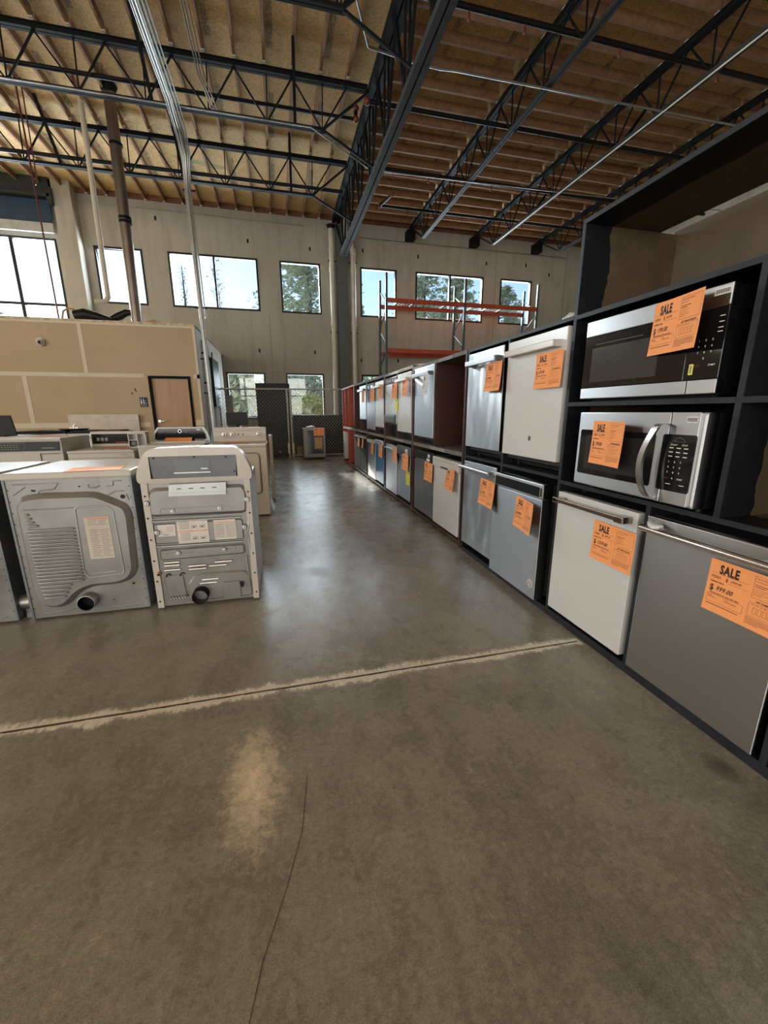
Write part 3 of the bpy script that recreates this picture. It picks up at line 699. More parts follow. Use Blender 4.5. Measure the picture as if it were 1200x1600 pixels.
def sale_sheet(label, X, yl, yr, zb, price='199.00', msrp='399.99', paper=None, tilt=0.0, curl=.010, roll=0.0, group=None):
    """sheet hung on a shelf door; yl = far (left) edge, yr = near (right) edge"""
    b = sheet_mesh(price, msrp, paper); W = .28; sc = (yl - yr) / W
    cr, sr = math.cos(roll), math.sin(roll)
    def w(x, y, z):
        x *= sc; u = x / (W * sc); v = z / .21
        y2 = y - curl * (u ** 2) * 1.2 - curl * .8 * (1 - v) ** 2 - tilt * u
        return (x * cr - z * sr, y2, x * sr + z * cr)
    b.warp(w)
    o = b.build('sale_sheet', [paper or PAPER, INK]); o.location = (X, yl, zb); o.rotation_euler = (0, 0, -PI / 2)
    return tag(o, label, 'sign', group)

# ------------------------------------------------------------------ shelving
FX = 1.64
# local frame of everything on this side: x towards the viewer's right (world -Y), y into the shelf (world +X)
RZ = -PI / 2
def unit(name, label, y_near, y_far, h, depth, boards, sides, mats, edge, back=None, top_depth=None, mid_mats=None):
    """boards: list of (z_top, thickness, depth, x0, x1, material), sides: list of (x, z0, z1)"""
    t = thing(name, label, 'shelf', (FX, y_far, 0), RZ)
    W = y_far - y_near
    for i, (x, z0, z1, th) in enumerate(sides):
        b = MB(); b.box(x, x + th, 0.0, depth, z0, z1, 0, 0); b.box(x - .0005, x + th + .0005, -.004, 0.0, z0, z1, 1, 0)
        b.build('upright_panel', [mats, edge], t)
    for (zt, th, dp, x0, x1, m) in boards:
        b = MB(); b.box(x0, x1, 0.0, dp, zt - th, zt, 0); b.box(x0, x1, -.005, 0.0, zt - th, zt, 1); b.build('shelf_board', [m or mats, DUSTEDGE if m is DUSTY else edge], t)
    if back:
        for (x0, x1, z0, z1, m) in back: b = MB(); b.box(x0, x1, depth, depth + .012, z0, z1); b.build('back_panel', m, t)
    return t
# tall black shelf nearest the viewer: y 0.20 .. 2.14
TF = 2.135; TN = -0.35; TW = TF - TN
unit('tall_display_shelf', 'tall black-painted display shelf holding the two microwaves, nearest the viewer', TN, TF, 2.28, .60,
     [(2.285, .022, .48, 0, TW, None), (1.815, .022, .60, .022, TW - .022, None), (1.350, .022, .60, .022, TF - 1.19, None), (1.350, .022, .60, TF - 1.168, TW - .022, None), (.895, .022, .60, .022, TW - .022, None), (.045, .045, .60, .022, TW - .022, None)],
     [(0, 0, 2.263, .022), (TF - 1.190, .895, 1.793, .022), (TF - .52, .895, 1.793, .022), (TF - 1.492, .045, .873, .022), (TF - .862, .045, .873, .022), (TW - .022, 0, 2.263, .022)], BLACKPAINT, EDGE,
     back=[(0, TW, 1.80, 2.285, mat('tan_back_board', (.11, .083, .055), .8)), (0, TW, 0, 1.80, BLK)])
# black two by two shelf: 2.14 .. 3.47
SF = 3.475; SN = 2.137; SW = SF - SN
unit('display_shelf', 'black-painted two-level display shelf holding four dishwashers beside the tall black shelf', SN, SF, 1.82, .60,
     [(1.82, .022, .60, 0, SW, None), (.915, .022, .60, .022, SW - .0, None), (.04, .04, .60, .022, SW, None)],
     [(0, 0, 1.798, .022), (SF - 2.82, .04, .893, .022), (SF - 2.82, .915, 1.798, .022)], mat('black_board', (.007, .008, .010), .6, 0, .2, 9, spec=.2), EDGE,
     back=[(0, SW, 0, 1.80, BLK)])
BR = [(3.50, 5.02), (5.03, 6.47), (6.48, 7.86), (7.87, 9.24), (9.25, 11.0)]
blab = ['brown two-level display shelf with an empty upper cell, next to the black shelf', 'brown two-level display shelf second along from the black shelf', 'brown two-level display shelf third along, with the blue-filmed dishwasher',
        'brown two-level display shelf fourth along, with two dark dishwashers below', 'sunlit reddish-brown empty shelf at the far end of the row']
for i, (yn, yf) in enumerate(BR):
    W = yf - yn; mid = W / 2 - .01
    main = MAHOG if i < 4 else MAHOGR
    sides = [(0, 0, 1.795, .03), (W - .03, 0, 1.795, .03)]
    sides.append((mid, .925, 1.795, .02) if i != 4 else (mid, .0, 1.795, .02))
    if i == 4: sides = [(0, 0, 1.86, .03), (W - .03, 0, 1.86, .03), (W * .25, .965, 1.86, .025), (W * .55, .965, 1.86, .025), (W * .45, 0, .925, .025)]
    zt = 1.83 + (i > 0) * .02 + .01 * i
    sides = [(x, z0, zt - .03 if z1 > 1.5 else z1, th) for (x, z0, z1, th) in sides]
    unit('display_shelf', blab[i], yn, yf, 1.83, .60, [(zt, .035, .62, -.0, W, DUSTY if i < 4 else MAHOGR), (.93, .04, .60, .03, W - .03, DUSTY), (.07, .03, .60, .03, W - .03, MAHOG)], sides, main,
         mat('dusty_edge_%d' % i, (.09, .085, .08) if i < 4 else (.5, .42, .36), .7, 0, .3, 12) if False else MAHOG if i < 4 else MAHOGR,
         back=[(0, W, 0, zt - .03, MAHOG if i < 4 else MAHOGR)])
for i, (yn, yf) in enumerate(BR[:4]):
    host = [o for o in bpy.data.objects if o.get('label') == blab[i]][0]; W = yf - yn
    for (x0, x1, zt) in ((W * .55, W * .78, 1.825 + (i > 0) * .02 + .01 * i), (W * .42, W * .70, .925)):
        b = MB(); b.box(x0, x1, -.0065, -.005, zt - .028, zt - .006, 0); x = x0 + .01
        while x < x1 - .02:
            e = x + rng.uniform(.006, .014); b.tube([(x, -.0068, zt - .022), ((x + e) / 2, -.0068, zt - .010), (e, -.0068, zt - .022)], .0011, 1, 4); x = e + .003
        b.build('masking_tape', [mat('greyed_tape', (.42, .41, .40), .7), INK] if 'greyed_tape' not in bpy.data.materials else [bpy.data.materials['greyed_tape'], INK], host)

# ------------------------------------------------------------------ dishwashers
def dishwasher(label, yf, yn, z0, z1, zbase, door, handle='none', hm=None, body=True, top=None, badge=None, proud=.012, lean=0.0, controls=None, film=False, group=None, bare=False):
    """door spans y_near..y_far and z0..z1; stands on the board at zbase"""
    W = yf - yn; cy = (yf + yn) / 2
    t = thing('dishwasher', label, 'dishwasher', (FX, cy, zbase), RZ, group)
    if lean: t.rotation_euler = (0, 0, RZ + lean)
    a, c = z0 - zbase, z1 - zbase; h = W / 2
    b = MB()
    if lean:
        b.box(-h + .01, h - .01, .035, .50, max(.06, a - .02), c - .03)
    else: b.box(-h + .008, h - .008, .035, .56, max(.03, a - .03), c - .012)
    b.build('tub_casing', DGREY, t)
    for sx in (-1, 1):
        for yy in (.10, .48):
            b = MB(); b.cyl((sx * (h - .06), yy, 0), (sx * (h - .06), yy, max(.031, a - .029)), .014, seg=8); b.build('levelling_foot', BLK, t)
    b = MB(); b.box(-h + .02, h - .02, .09, .10, .012, max(.05, a - .005)); b.build('toe_panel', BLK, t)
    b = MB()
    if top is None: b.box(-h, h, -proud, .032, a, c, 0, .004)
    else: b.box(-h, h, -proud, .032, a, c - top[0], 0, .004)
    d = b.build('door', door, t)
    if top:
        b = MB(); b.box(-h, h, -proud - top[2], .032, c - top[0] + .002, c, 0, .006); tp = b.build('control_strip', top[1], t)
        if controls:
            b = MB(); yy = -proud - top[2] - .001
            for q in controls: b.box(q[0], q[1], yy, yy + .003, c - top[0] + q[2], c - top[0] + q[3], q[4])
            b.build('buttons', [BLK, INKW, CHROME], tp)
    if handle == 'bar':
        zz = c - .046; yy = -proud - .055
        b = MB(); b.cyl((-h + .02, yy, zz), (h - .02, yy, zz), .0150, seg=14); hb = b.build('bar_handle', hm or CHROME, d)
        for sx in (-1, 1):
            b = MB(); b.box(sx * (h - .06) - .02, sx * (h - .06) + .02, yy, -proud, zz - .012, zz + .012, 0, .003); b.build('handle_post', hm or CHROME, hb)
    elif handle == 'flatbar':
        zz = c - .040; yy = -proud - .055
        b = MB(); b.box(-h + .03, h - .03, yy - .008, yy + .014, zz - .011, zz + .013, 0, .004); hb = b.build('bar_handle', hm or BRONZE, d)
        for sx in (-1, 1):
            b = MB(); b.box(sx * (h - .055) - .028, sx * (h - .055) + .028, yy - .008, -proud, zz - .018, zz + .015, 0, .004); b.build('handle_post', hm or BRONZE, hb)
    elif handle == 'towel':
        zz = c - .088; yy = -proud - .05
        b = MB(); b.box(-h + .045, h - .045, yy - .010, yy + .012, zz - .018, zz + .022, 0, .005); hb = b.build('towel_bar_handle', hm or STAIN, d)
        for sx in (-1, 1):
            b = MB(); b.box(sx * (h - .055) - .012, sx * (h - .055) + .012, yy + .012, -proud, zz - .018, zz + .022, 0, .002); b.build('handle_post', MGREY if hm is None else hm, hb)
    elif handle == 'lip':
        zz = c - .06; yy = -proud
        b = MB(); b.box(-h + .003, h - .003, yy - .03, yy, zz - .005, zz + .012, 0, .004); b.build('pocket_handle', hm or STAIN, d)
    if badge:
        bx_, bz_, r, m1, m2 = badge
        b = MB(); b.cyl((bx_, -proud, bz_ - zbase), (bx_, -proud - .0015, bz_ - zbase), r, 0, 20); b.cyl((bx_, -proud - .0015, bz_ - zbase), (bx_, -proud - .0020, bz_ - zbase), r * .8, 1, 20)
        for a_ in (0, 1, 2, 3): 
            pts = [(bx_ + r * .55 * math.cos(q + a_ * 1.57) * (.4 + .2 * math.sin(3*q)), -proud - .0026, bz_ - zbase + r * .6 * math.sin(q + a_ * 1.57) * .9) for q in np.linspace(0, 1.5, 6)]
            b.tube(pts, r * .06, 0, 4)
        b.build('round_badge', [m1, m2], d)
    return t, d
LB = .045
# tall shelf, lower cells
dishwasher('white dishwasher with a bronze-toned bar handle in the tall black shelf', 2.105, 1.520, .070, .828, LB, DOORWHITE, 'flatbar', BRONZE)
dw, d = dishwasher('wide stainless dishwasher with a chrome bar handle, nearest the viewer', 1.468, .885, .050, .832, LB, STAIN, 'bar', CHROME)
b = MB(); b.ball((-.235, -.05, .762), .033, 0, 10, 6, .5); b.warp(lambda x, y, z: (x + .02 * math.sin(60 * z), y, z + .006 * math.sin(90 * x))); b.build('plastic_wrap_scrap', PLASTICW, d)
# black shelf lower
dishwasher('stainless dishwasher with black glass window strip, tilted out of the black shelf', 2.83, 2.215, .055, .848, .04, STAINGR, 'none', top=(.100, STAIN, .0), proud=.045, lean=0.0,
           controls=[(-.285, .275, .014, .078, 0), (.284, .298, .02, .075, 0)], badge=(.255, .155, .030, PAPERW, INKG))
dishwasher('dented stainless dishwasher with a slim bar handle in the lower row of the black shelf', 3.445, 2.86, .100, .868, .04, STAINDENT, 'bar', STAIN)
# black shelf upper
dishwasher('white dishwasher with a wide towel-bar handle on the upper level of the black shelf', 2.80, 2.165, .995, 1.775, .915, DOORWHITE, 'towel', ENAMEL, badge=(-.005 + .03, 1.124, .017, CHROME, DGREY))
dw, d = dishwasher('stainless dishwasher with a towel-bar handle on the upper level of the black shelf', 3.445, 2.855, 1.0, 1.775, .915, STAINDENT, 'towel')
# brown lower row
dishwasher('white dishwasher with a raised control strip and pocket, lower row of the brown shelf', 4.215, 3.545, .095, .832, .07, DOORWHITE, 'none', top=(.105, ENAMEL, .018), proud=.014,
           controls=[(-.27 + k * .045, -.25 + k * .045, .075, .082, 2) for k in range(12)] + [(-.10, .10, .001, .022, 2)])
dishwasher('dark grey unpanelled dishwasher with black controls, lower row of the brown shelf', 4.905, 4.235, .100, .845, .07, MGREY, 'none', top=(.115, BLK, -.002), proud=.010,
           controls=[(.10, .20, .015, .045, 1), (.14, .20, .06, .095, 1), (-.30, .08, .01, .016, 2)])
dw, d = dishwasher('grey dishwasher with front buttons and a yellow sticker, lower row', 5.690, 5.085, .120, .845, .07, STAINDK, 'none', top=(.13, MGREY, .006), controls=[(-.12, -.09, .03, .05, 0), (-.03, .0, .03, .05, 0), (.10, .20, .02, .10, 1), (.13, .17, .03, .07, 0)])
dishwasher('stainless dishwasher with a silver bar handle, lower row of the second brown shelf', 6.36, 5.735, .095, .815, .07, STAIN, 'lip')
dishwasher('dishwasher covered in bright blue protective film', 7.10, 6.52, .120, .835, .07, BLUEF, 'none', top=(.075, STAIN, .020))
dishwasher('stainless dishwasher with a curved top handle, left of the blue-filmed one', 7.76, 7.14, .100, .805, .07, STAIN, 'none', top=(.06, ENAMEL, .022))
dishwasher('dark steel dishwasher, lower row of the fourth brown shelf, nearer one', 8.53, 7.915, .110, .850, .07, SLATE, 'lip')
dishwasher('dark steel dishwasher, lower row of the fourth brown shelf, farther one', 9.18, 8.56, .110, .850, .07, SLATE, 'lip')
# brown upper row
UB = .93
dishwasher('stainless dishwasher tagged in white beside the empty upper cell', 4.93, 4.285, 1.015, 1.795, UB, STAIN, 'towel')
dishwasher('white dishwasher with a white towel bar, upper row of the second brown shelf', 5.70, 5.085, 1.035, 1.795, UB, DOORWHITE, 'towel', ENAMEL)
dw, d = dishwasher('dishwasher wrapped in clear film with a yellow sticker, upper row', 6.40, 5.745, 1.13, 1.79, UB, PLASTICW, 'none', top=(.09, DGREY, .0), controls=[(-.2, -.17, .03, .06, 1), (-.05, -.02, .03, .06, 1), (.1, .13, .03, .06, 1)])
b = MB(); b.box(-.3, .3, -.035, -.012, .205, .33, 0, .02); b.build('kick_cover', MGREY, d)
dishwasher('white dishwasher with a white towel bar, upper row of the third brown shelf', 7.10, 6.52, 1.055, 1.79, UB, DOORWHITE, 'towel', ENAMEL)
dishwasher('dark plastic-wrapped dishwasher, upper row of the third brown shelf', 7.82, 7.14, .99, 1.80, UB, STAINDK, 'none', top=(.12, BLK, .004), controls=[(-.2, -.1, .03, .08, 1), (.05, .2, .03, .08, 2)])
dishwasher('pale grey dishwasher at the far left of the upper row', 8.53, 7.90, 1.16, 1.80, UB, STAINGR, 'towel')

# sheets on the shelf appliances
DX = FX - .018
sale_sheet('orange sale sheet priced $1259.00 on the white dishwasher with bronze handle', DX - .004, 1.778, 1.494, .523, '1259.00', '2099.99')
sale_sheet('orange sale sheet priced $999.00 on the nearest stainless dishwasher', DX - .004, 1.150, .862, .530, '999.00', '1999.99')
sale_sheet('orange sale sheet on the tilted dishwasher with the black window strip', DX - .050, 2.470, 2.190, .523, '549.00', '1099.99', tilt=.03, curl=.02)
sale_sheet('orange sale sheet on the dented stainless dishwasher', DX - .012, 3.080, 2.790, .553, '299.00', '899.99', curl=.025)
sale_sheet('orange sale sheet on the white dishwasher in the upper black shelf', DX - .008, 2.428, 2.148, 1.440, '679.00', '1199.99')
sale_sheet('orange sale sheet on the stainless dishwasher in the upper black shelf', DX - .008, 3.095, 2.810, 1.453, '299.00', '999.99', curl=.02)
sale_sheet('orange sale sheet on the white control-strip dishwasher in the lower brown row', DX - .008, 3.832, 3.545, .545, '199.00', '549.99', curl=.03)
sale_sheet('orange sale sheet on the dark grey dishwasher with black controls', DX - .004, 4.495, 4.200, .530, '229.00', '699.99')
sale_sheet('white sale sheet on the stainless dishwasher beside the empty cell', DX - .050, 4.480, 4.228, 1.480, '349.00', '849.99', paper=PAPERW, curl=.02)
sale_sheet('orange sale sheet on the grey dishwasher with front buttons, above its yellow sticker', DX - .010, 5.385, 5.075, .537, '249.00', '799.99')
sale_sheet('orange sale sheet on the silver dishwasher left of the front-button one', DX - .004, 5.916, 5.662, .590, '299.00', '749.99')
sale_sheet('orange sale sheet on the blue-filmed dishwasher', DX - .016, 6.765, 6.455, .570, '399.00', '949.99', roll=-.02)
sale_sheet('orange sale sheet on the dishwasher left of the blue-filmed one', DX - .016, 7.385, 7.120, .555, '349.00', '899.99')
sale_sheet('orange sale sheet on the nearer dark dishwasher of the fourth lower shelf', DX - .02, 8.180, 7.890, .597, '279.00', '799.99', curl=.03)
sale_sheet('orange sale sheet on the farther dark dishwasher of the fourth lower shelf', DX - .006, 8.765, 8.480, .592, '279.00', '799.99')
sale_sheet('orange sale sheet on the white upper dishwasher of the second brown shelf', DX - .035, 5.315, 5.058, 1.498, '499.00', '999.99')
sale_sheet('orange sale sheet on the film-wrapped dishwasher, above its yellow sticker', DX - .006, 5.950, 5.64, 1.486, '299.00', '699.99')
sale_sheet('orange sale sheet on the white upper dishwasher of the third brown shelf', DX - .020, 6.700, 6.415, 1.510, '399.00', '849.99')
sale_sheet('orange sale sheet on the dark wrapped dishwasher in the third upper shelf', DX - .010, 7.420, 7.040, 1.485, '299.00', '799.99')
sale_sheet('orange sale sheet on the pale grey dishwasher farthest in the upper row', DX - .030, 8.105, 7.785, 1.478, '249.00', '599.99')
def sticker(label, X, yl, yr, z0, z1, z=0):
    b = MB(); W = yl - yr; b.box(0, W, -.001, 0, 0, z1 - z0, 0); b.box(W * .15, W * .85, -.0015, -.001, (z1 - z0) * .82, (z1 - z0) * .9, 1)
    for k in range(5): b.box(W * .15, W * (.8 - .08 * (k % 3)), -.0015, -.001, (z1 - z0) * (.15 + k * .11), (z1 - z0) * (.18 + k * .11), 1)
    o = b.build('energy_label', [YELLOW, INKG]); o.location = (X, yl, z0); o.rotation_euler = (0, 0, RZ); return tag(o, label, 'label')
sticker('yellow energy label on the grey dishwasher with front buttons', DX - .001, 5.235, 5.08, .345, .522)
sticker('yellow energy label on the film-wrapped dishwasher in the upper row', DX - .001, 5.795, 5.66, 1.312, 1.478)

# ------------------------------------------------------------------ microwaves
ZM1 = 1.350; ZM2 = .895
def keypad(b, x0, z0, m=0, small=.007):
    for r, row in enumerate(('123', '456', '789')):
        for c, ch in enumerate(row): b.text(ch, x0 + c * .026, z0 - r * .022, .0105, 0, m, 1, .02)
t = thing('microwave', 'wide stainless and black over-the-range microwave on the upper shelf', 'microwave', (FX, 1.615, ZM1), RZ)
# local x from -0.365 (far) to .365
h = .366
b = MB(); b.box(-h + .006, h - .006, 0, .38, .012, .395); b.build('case', BLK, t)
b = MB(); b.box(-h + .03, h - .03, .02, .34, 0, .012); b.build('feet', BLK, t)
b = MB(); b.box(-h, h, -.035, 0, .325, .40, 0, .004); b.build('top_trim', STAIN, t)
b = MB(); b.box(-h, .243, -.035, 0, .015, .068, 0, .003); b.build('lower_trim', STAIN, t)
b = MB(); b.box(.247, h, -.035, 0, .015, .068, 0, .003); b.build('lower_trim', STAIN, t)
b = MB(); b.box(-h, .223, -.033, 0, .070, .323, 0, .002); dr = b.build('door', BLKGLASS, t)
b = MB(); b.box(-.31, .09, -.0338, -.033, .098, .265); b.build('window', mat('smoked_window', (.035, .035, .036), .12), dr)
b = MB(); b.box(-.29, .0, -.0345, -.0338, .28, .284); b.box(-.02, -.017, -.0345, -.0338, .085, .11); b.build('door_marking', DGREY, dr)
b = MB(); b.box(.225, h, -.034, 0, .070, .323, 0, .002); cp = b.build('control_panel', BLKGLASS, t)
b = MB(); keypad(b, .268, .210); b.text('0', .294, .144, .0105, 0, 0, 1, .02)
for z in (.29, .27, .25, .236): b.box(.335, .354, 0, .0003, z, z + .003)
b.text('STOP', .262, .118, .009, 0, 2, 1, .01); b.text('START', .320, .118, .009, 0, 0, 1, .02)
b.warp(lambda x, y, z: (x, y - .0346, z)); b.build('keypad_print', [INKW, YELLOW, REDFIT], cp)
b = MB(); b.box(.245, .262, -.0355, -.034, .090, .130); b.box(.249, .258, -.036, -.0355, .095, .125, 1); b.build('yellow_sticker', [YELLOW, INKG], cp)
b = MB(); b.box(.300, .360, -.0360, -.035, .365, .388)
for k in range(14): b.box(.304 + k * .0038, .3055 + k * .0038 + .001 * (k % 2), -.0364, -.036, .370, .384, 1)
b.build('barcode_label', [PAPERW, INK], t)
sale_sheet('orange sale sheet priced $199.00 covering the corner of the upper microwave', 1.596, 1.562, 1.302, 1.533, '199.00', '409.99', tilt=.04, curl=.012)
t = thing('microwave', 'stainless microwave with a curved handle on the middle shelf', 'microwave', (FX - .03, 1.569, ZM2), RZ)
h = .343
b = MB(); b.box(-h + .006, h - .004, .002, .36, .02, .398); b.build('case', BLK, t)
for sx in (-.3, .3):
    for yy in (.05, .3): b = MB(); b.cyl((sx, yy, 0), (sx, yy, .021), .015, seg=10); b.build('foot', BLK, t)
b = MB(); b.box(-h, .193, -.045, 0, .025, .400, 0, .006); dr = b.build('door', STAIN, t)
b = MB(); b.prism(rect(-.322, .135, .083, .312, .012), -.0465, -.044); b.build('window', BLKGLASS, dr)
b = MB(); b.prism(rect(-.28, .09, .11, .285, .01), -.047, -.0465); b.build('window_mesh', mat('smoked_mesh', (.022, .022, .023), .2), dr)
b = MB(); pts = [(.215 - .0, -.045, .353), (.205, -.085, .350), (.185, -.098, .30), (.165, -.103, .24), (.158, -.104, .19), (.163, -.103, .13), (.18, -.097, .075), (.198, -.082, .045), (.205, -.045, .042)]
P_ = [Vector(p) for p in pts]; P_ = [P_[0]] + P_ + [P_[-1]]; pts = []
for i in range(1, len(P_) - 2):
    for k in range(5):
        u = k / 5; a0, a1, a2, a3 = P_[i-1], P_[i], P_[i+1], P_[i+2]
        pts.append(.5 * ((2 * a1) + (a2 - a0) * u + (2*a0 - 5*a1 + 4*a2 - a3) * u*u + (3*a1 - a0 - 3*a2 + a3) * u**3))
pts.append(P_[-1]); n = len(pts); vs = []
for (x, y, z) in pts: vs += [(x - .014 - .03, y - .004, z), (x + .014 - .03, y - .006, z), (x + .014 - .03, y + .006, z), (x - .014 - .03, y + .006, z)]
b.add(vs, [(i*4+k, i*4+(k+1) % 4, (i+1)*4+(k+1) % 4, (i+1)*4+k) for i in range(n-1) for k in range(4)], 0, False); b.build('curved_handle', mat('satin_handle_metal', (.66, .66, .66), .25, 1.0, .02), dr)
b = MB(); b.box(.196, h - .025, -.045, 0, .025, .400, 0, .004); b.box(h - .03, h, -.040, .02, .022, .400, 0, .012); cp = b.build('control_fascia', STAIN, t)
b = MB(); b.prism(rect(.150 + .02, .318, .080, .312, .012), -.0468, -.044); k2 = b.build('control_panel', BLKGLASS, cp)
b = MB(); keypad(b, .212, .198); b.text('0', .238, .130, .0105, 0, 0, 1, .02); b.text('STOP', .205, .130, .008, 0, 1, 1, .01); b.text('START', .262, .130, .008, 0, 0, 1, .02)
for r in range(3):
    for c in range(3): b.box(.208 + c * .032, .226 + c * .032, 0, .0003, .222 + r * .017, .2255 + r * .017)
b.text('Sensor', .21, .268, .011, 0, 0, 1, 0, .3); b.text('Cook', .26, .268, .011, 0, 0, 1, 0, .3)
for c in (.215, .275): b.box(c, c + .022, 0, .0003, .108, .1105)
b.tube([(.225, 0, .285), (.235, 0, .298), (.25, 0, .300), (.265, 0, .293), (.275, 0, .283), (.225, 0, .285)], .0006, 2, 4)
b.warp(lambda x, y, z: (x, y - .0474, z)); b.build('keypad_print', [INKW, REDFIT, INKG], k2)
b = MB(); b.box(.262, .308, -.0462, -.0452, .360, .383)
for k in range(11): b.box(.265 + k * .0038, .2665 + k * .0038 + .001 * (k % 2), -.0466, -.0462, .364, .379, 1)
b.build('barcode_label', [PAPERW, INK], cp)
sale_sheet('orange sale sheet priced $199.00 on the microwave with the curved handle', 1.552, 1.792, 1.548, 1.043, '199.00', '329.99', tilt=.03, curl=.012)

# clutter on the shelf tops
b = MB(); b.ball((0, 0, .05), .12, 0, 14, 8, .5); b.warp(lambda x, y, z: (x * (1 + .25 * math.sin(9 * y)), y * 1.2, max(.0, z + .02 * math.sin(40 * x) * math.cos(33 * y))))
o = b.build('plastic_bag', PLASTICW); o.location = (1.95, 2.45, 1.82); tag(o, 'crumpled clear plastic bag on top of the black shelf', 'bag')
b = MB(); b.tube([(0, 0, 0), (0, 0, .02), (0, 0, .035)], [.16, .17, .1], seg=20); o = b.build('shallow_lid', ENAMEL); o.location = (1.84, 5.15, 1.85); tag(o, 'white shallow round lid on top of the brown shelf', 'lid')

# ------------------------------------------------------------------ dryers seen from behind
def cabinet(label, name, cat, x0, x1, y, depth, h, top=True, side=ENAMEL, backm=GALVPANEL, loc_extra=None):
    t = thing(name, label, cat, ((x0 + x1) / 2, y, 0)); w = (x1 - x0) / 2
    return t, w
def outlet(b, x, z, r, m0, m1, L=.07):
    n = 24; ring = lambda rr, yy: [(x + rr * math.cos(2*PI*k/n), yy, z + rr * math.sin(2*PI*k/n)) for k in range(n)]
    vs = ring(r, 0) + ring(r, -L) + ring(r * .93, -L) + ring(r * .93, .02)
    b.add(vs, [(j*n+k, j*n+(k+1) % n, (j+1)*n+(k+1) % n, (j+1)*n+k) for j in range(2) for k in range(n)], m0, True)
    b.add(vs, [(2*n+k, 2*n+(k+1) % n, 3*n+(k+1) % n, 3*n+k) for k in range(n)], m1, True); b.add([(p[0], .004 - .008, p[2]) for p in ring(r * .93, 0)], [tuple(range(n))], m1)
def back_a(t, w, H):
    """embossed dryer back with louvres, local x centred"""
    b = MB(); b.box(-w + .012, w - .012, 0, .02, .012, H - .035); bp = b.build('back_panel', GALVPANEL, t)
    out = [(-.30, .757), (-.265, .812), (-.17, .830), (.144, .825), (.300, .738), (.322, .679), (.307, .294), (.264, .226), (.184, .200), (.03, .200), (-.044, .169), (-.114, .096), (-.175, .072), (-.252, .086), (-.294, .127), (-.308, .218)]
    b = MB(); b.prism(roundpoly(out, .05, 4), -.044, -.001, 0, .030, False); em = b.build('embossed_cover', GALVPANEL, bp)
    b = MB()
    def louv(x0, x1, z): b.tube([(x0, -.043, z), (x0 + .008, -.050, z), (x1 - .008, -.050, z), (x1, -.043, z)], .0070, 0, 8)
    for k in range(16): louv(-.245, .002, .607 - k * (.607 - .267) / 15)
    for k, e in enumerate((-.221, -.212, -.203, -.185)): louv(-.24, e, .706 - k * .0235)
    for k, e in enumerate((-.07, -.085, -.10, -.113)): louv(-.24 + k * .004, e, .242 - k * .026)
    b.tube([(-.248, -.045, .737), (.012, -.045, .737)], .004, 0, 6)
    b.build('louvres', GALVPANEL, em)
    b = MB(); ring = roundpoly([(.024, .736), (.195, .739), (.228, .710), (.236, .285), (.033, .275), (.012, .32)], .02, 3)
    b.tube([(x, -.045, z) for x, z in ring + ring[:1]], .004, 0, 6, caps=False); b.tube([(.045, -.045, .30), (.19, -.045, .305)], .003, 0, 6); b.build('raised_bead', GALV, em)
    b = MB(); b.box(.060, .197, -.0465, -.0435, .398, .672); y = -.0472
    for k in range(22):
        z = .655 - k * .0115
        if k in (4, 5): continue
        b.box(.080, .132 - .006 * (k % 3), y, -.0465, z, z + .0035, 1); b.box(.138, .190 - .007 * ((k * 7) % 3), y, -.0465, z, z + .0035, 1)
    b.box(.066, .19, y, -.0465, .663, .667, 2)
    b.build('warning_label', [mat('label_tan', (.50, .45, .38), .6), INKG, INKO], em)
    b = MB(); outlet(b, -.002, .112, .051, 0, 1, .075); b.build('exhaust_outlet', [GALV, BLK], bp)
    b = MB()
    for x, z, r in ((.279, .784, .014), (.263, .194, .008), (-.20, .845, .006), (-.19, .843, .006), (.05, .86, .005), (.13, .09, .004)):
        b.cyl((x, -.0005, z), (x, -.003, z), r, 0, 12)
    b.build('holes', BLK, bp)
    b = MB()
    for P_ in ([(-.302, .822), (-.235, .868)], [(-.295, .885), (-.06, .885), (-.085, .85), (-.16, .845), (-.18, .822)], [(.10, .87), (.10, .85), (.14, .85), (.16, .86)], [(.20, .855), (.235, .857), (.238, .887), (.285, .886)], [(-.28, .04), (-.135, .047), (-.096, .068), (.0, .045)], [(.07, .04), (.294, .045)], [(.20, .80), (.24, .82), (.29, .82)], [(.30, .80), (.31, .76)]):
        b.tube([(x, -.001, z) for x, z in P_], .0045, 0, 6)
    b.build('pressed_ridges', GALVPANEL, bp)
    b = MB()
    for sx in (-1, 1):
        for k in range(12): b.cyl((sx * (w - .02), -.0005, .08 + k * .07), (sx * (w - .02), -.003, .08 + k * .07), .003, 0, 8)
    b.build('screws', STEEL, bp)
def white_body(t, w, H, depth, sidem=GALVDARK, zt=.04):
    b = MB(); b.box(-w, w, .012, depth, .015, H - zt, 0, .006); b.box(-w, -w + .013, -.006, .02, .015, H - zt, 0); b.box(w - .013, w, -.006, .02, .015, H - zt, 0); b.build('cabinet', sidem, t)
    for sx in (-1, 1):
        for yy in (.06, depth - .06): b = MB(); b.cyl((sx * (w - .05), yy, 0), (sx * (w - .05), yy, .016), .02, seg=10); b.build('foot', BLK, t)
for (x0, x1, lab) in ((-1.618, -.930, 'white-topped dryer seen from behind with louvred galvanised back, middle of the front row'), (-2.40, -1.690, 'partly cropped dryer seen from behind at the left edge')):
    t = thing('clothes_dryer', lab, 'dryer', ((x0 + x1) / 2, 2.86, 0)); w = (x1 - x0) / 2
    white_body(t, w, .95, .70); back_a(t, w, .95)
    b = MB(); b.box(-w - .003, w + .003, -.010, .715, .910, .952, 0, .010); b.build('top_panel', ENAMELW, t)
t = thing('exhaust_duct', 'short silver exhaust stub low between the two left dryers', 'duct', (-1.66, 2.93, 0))
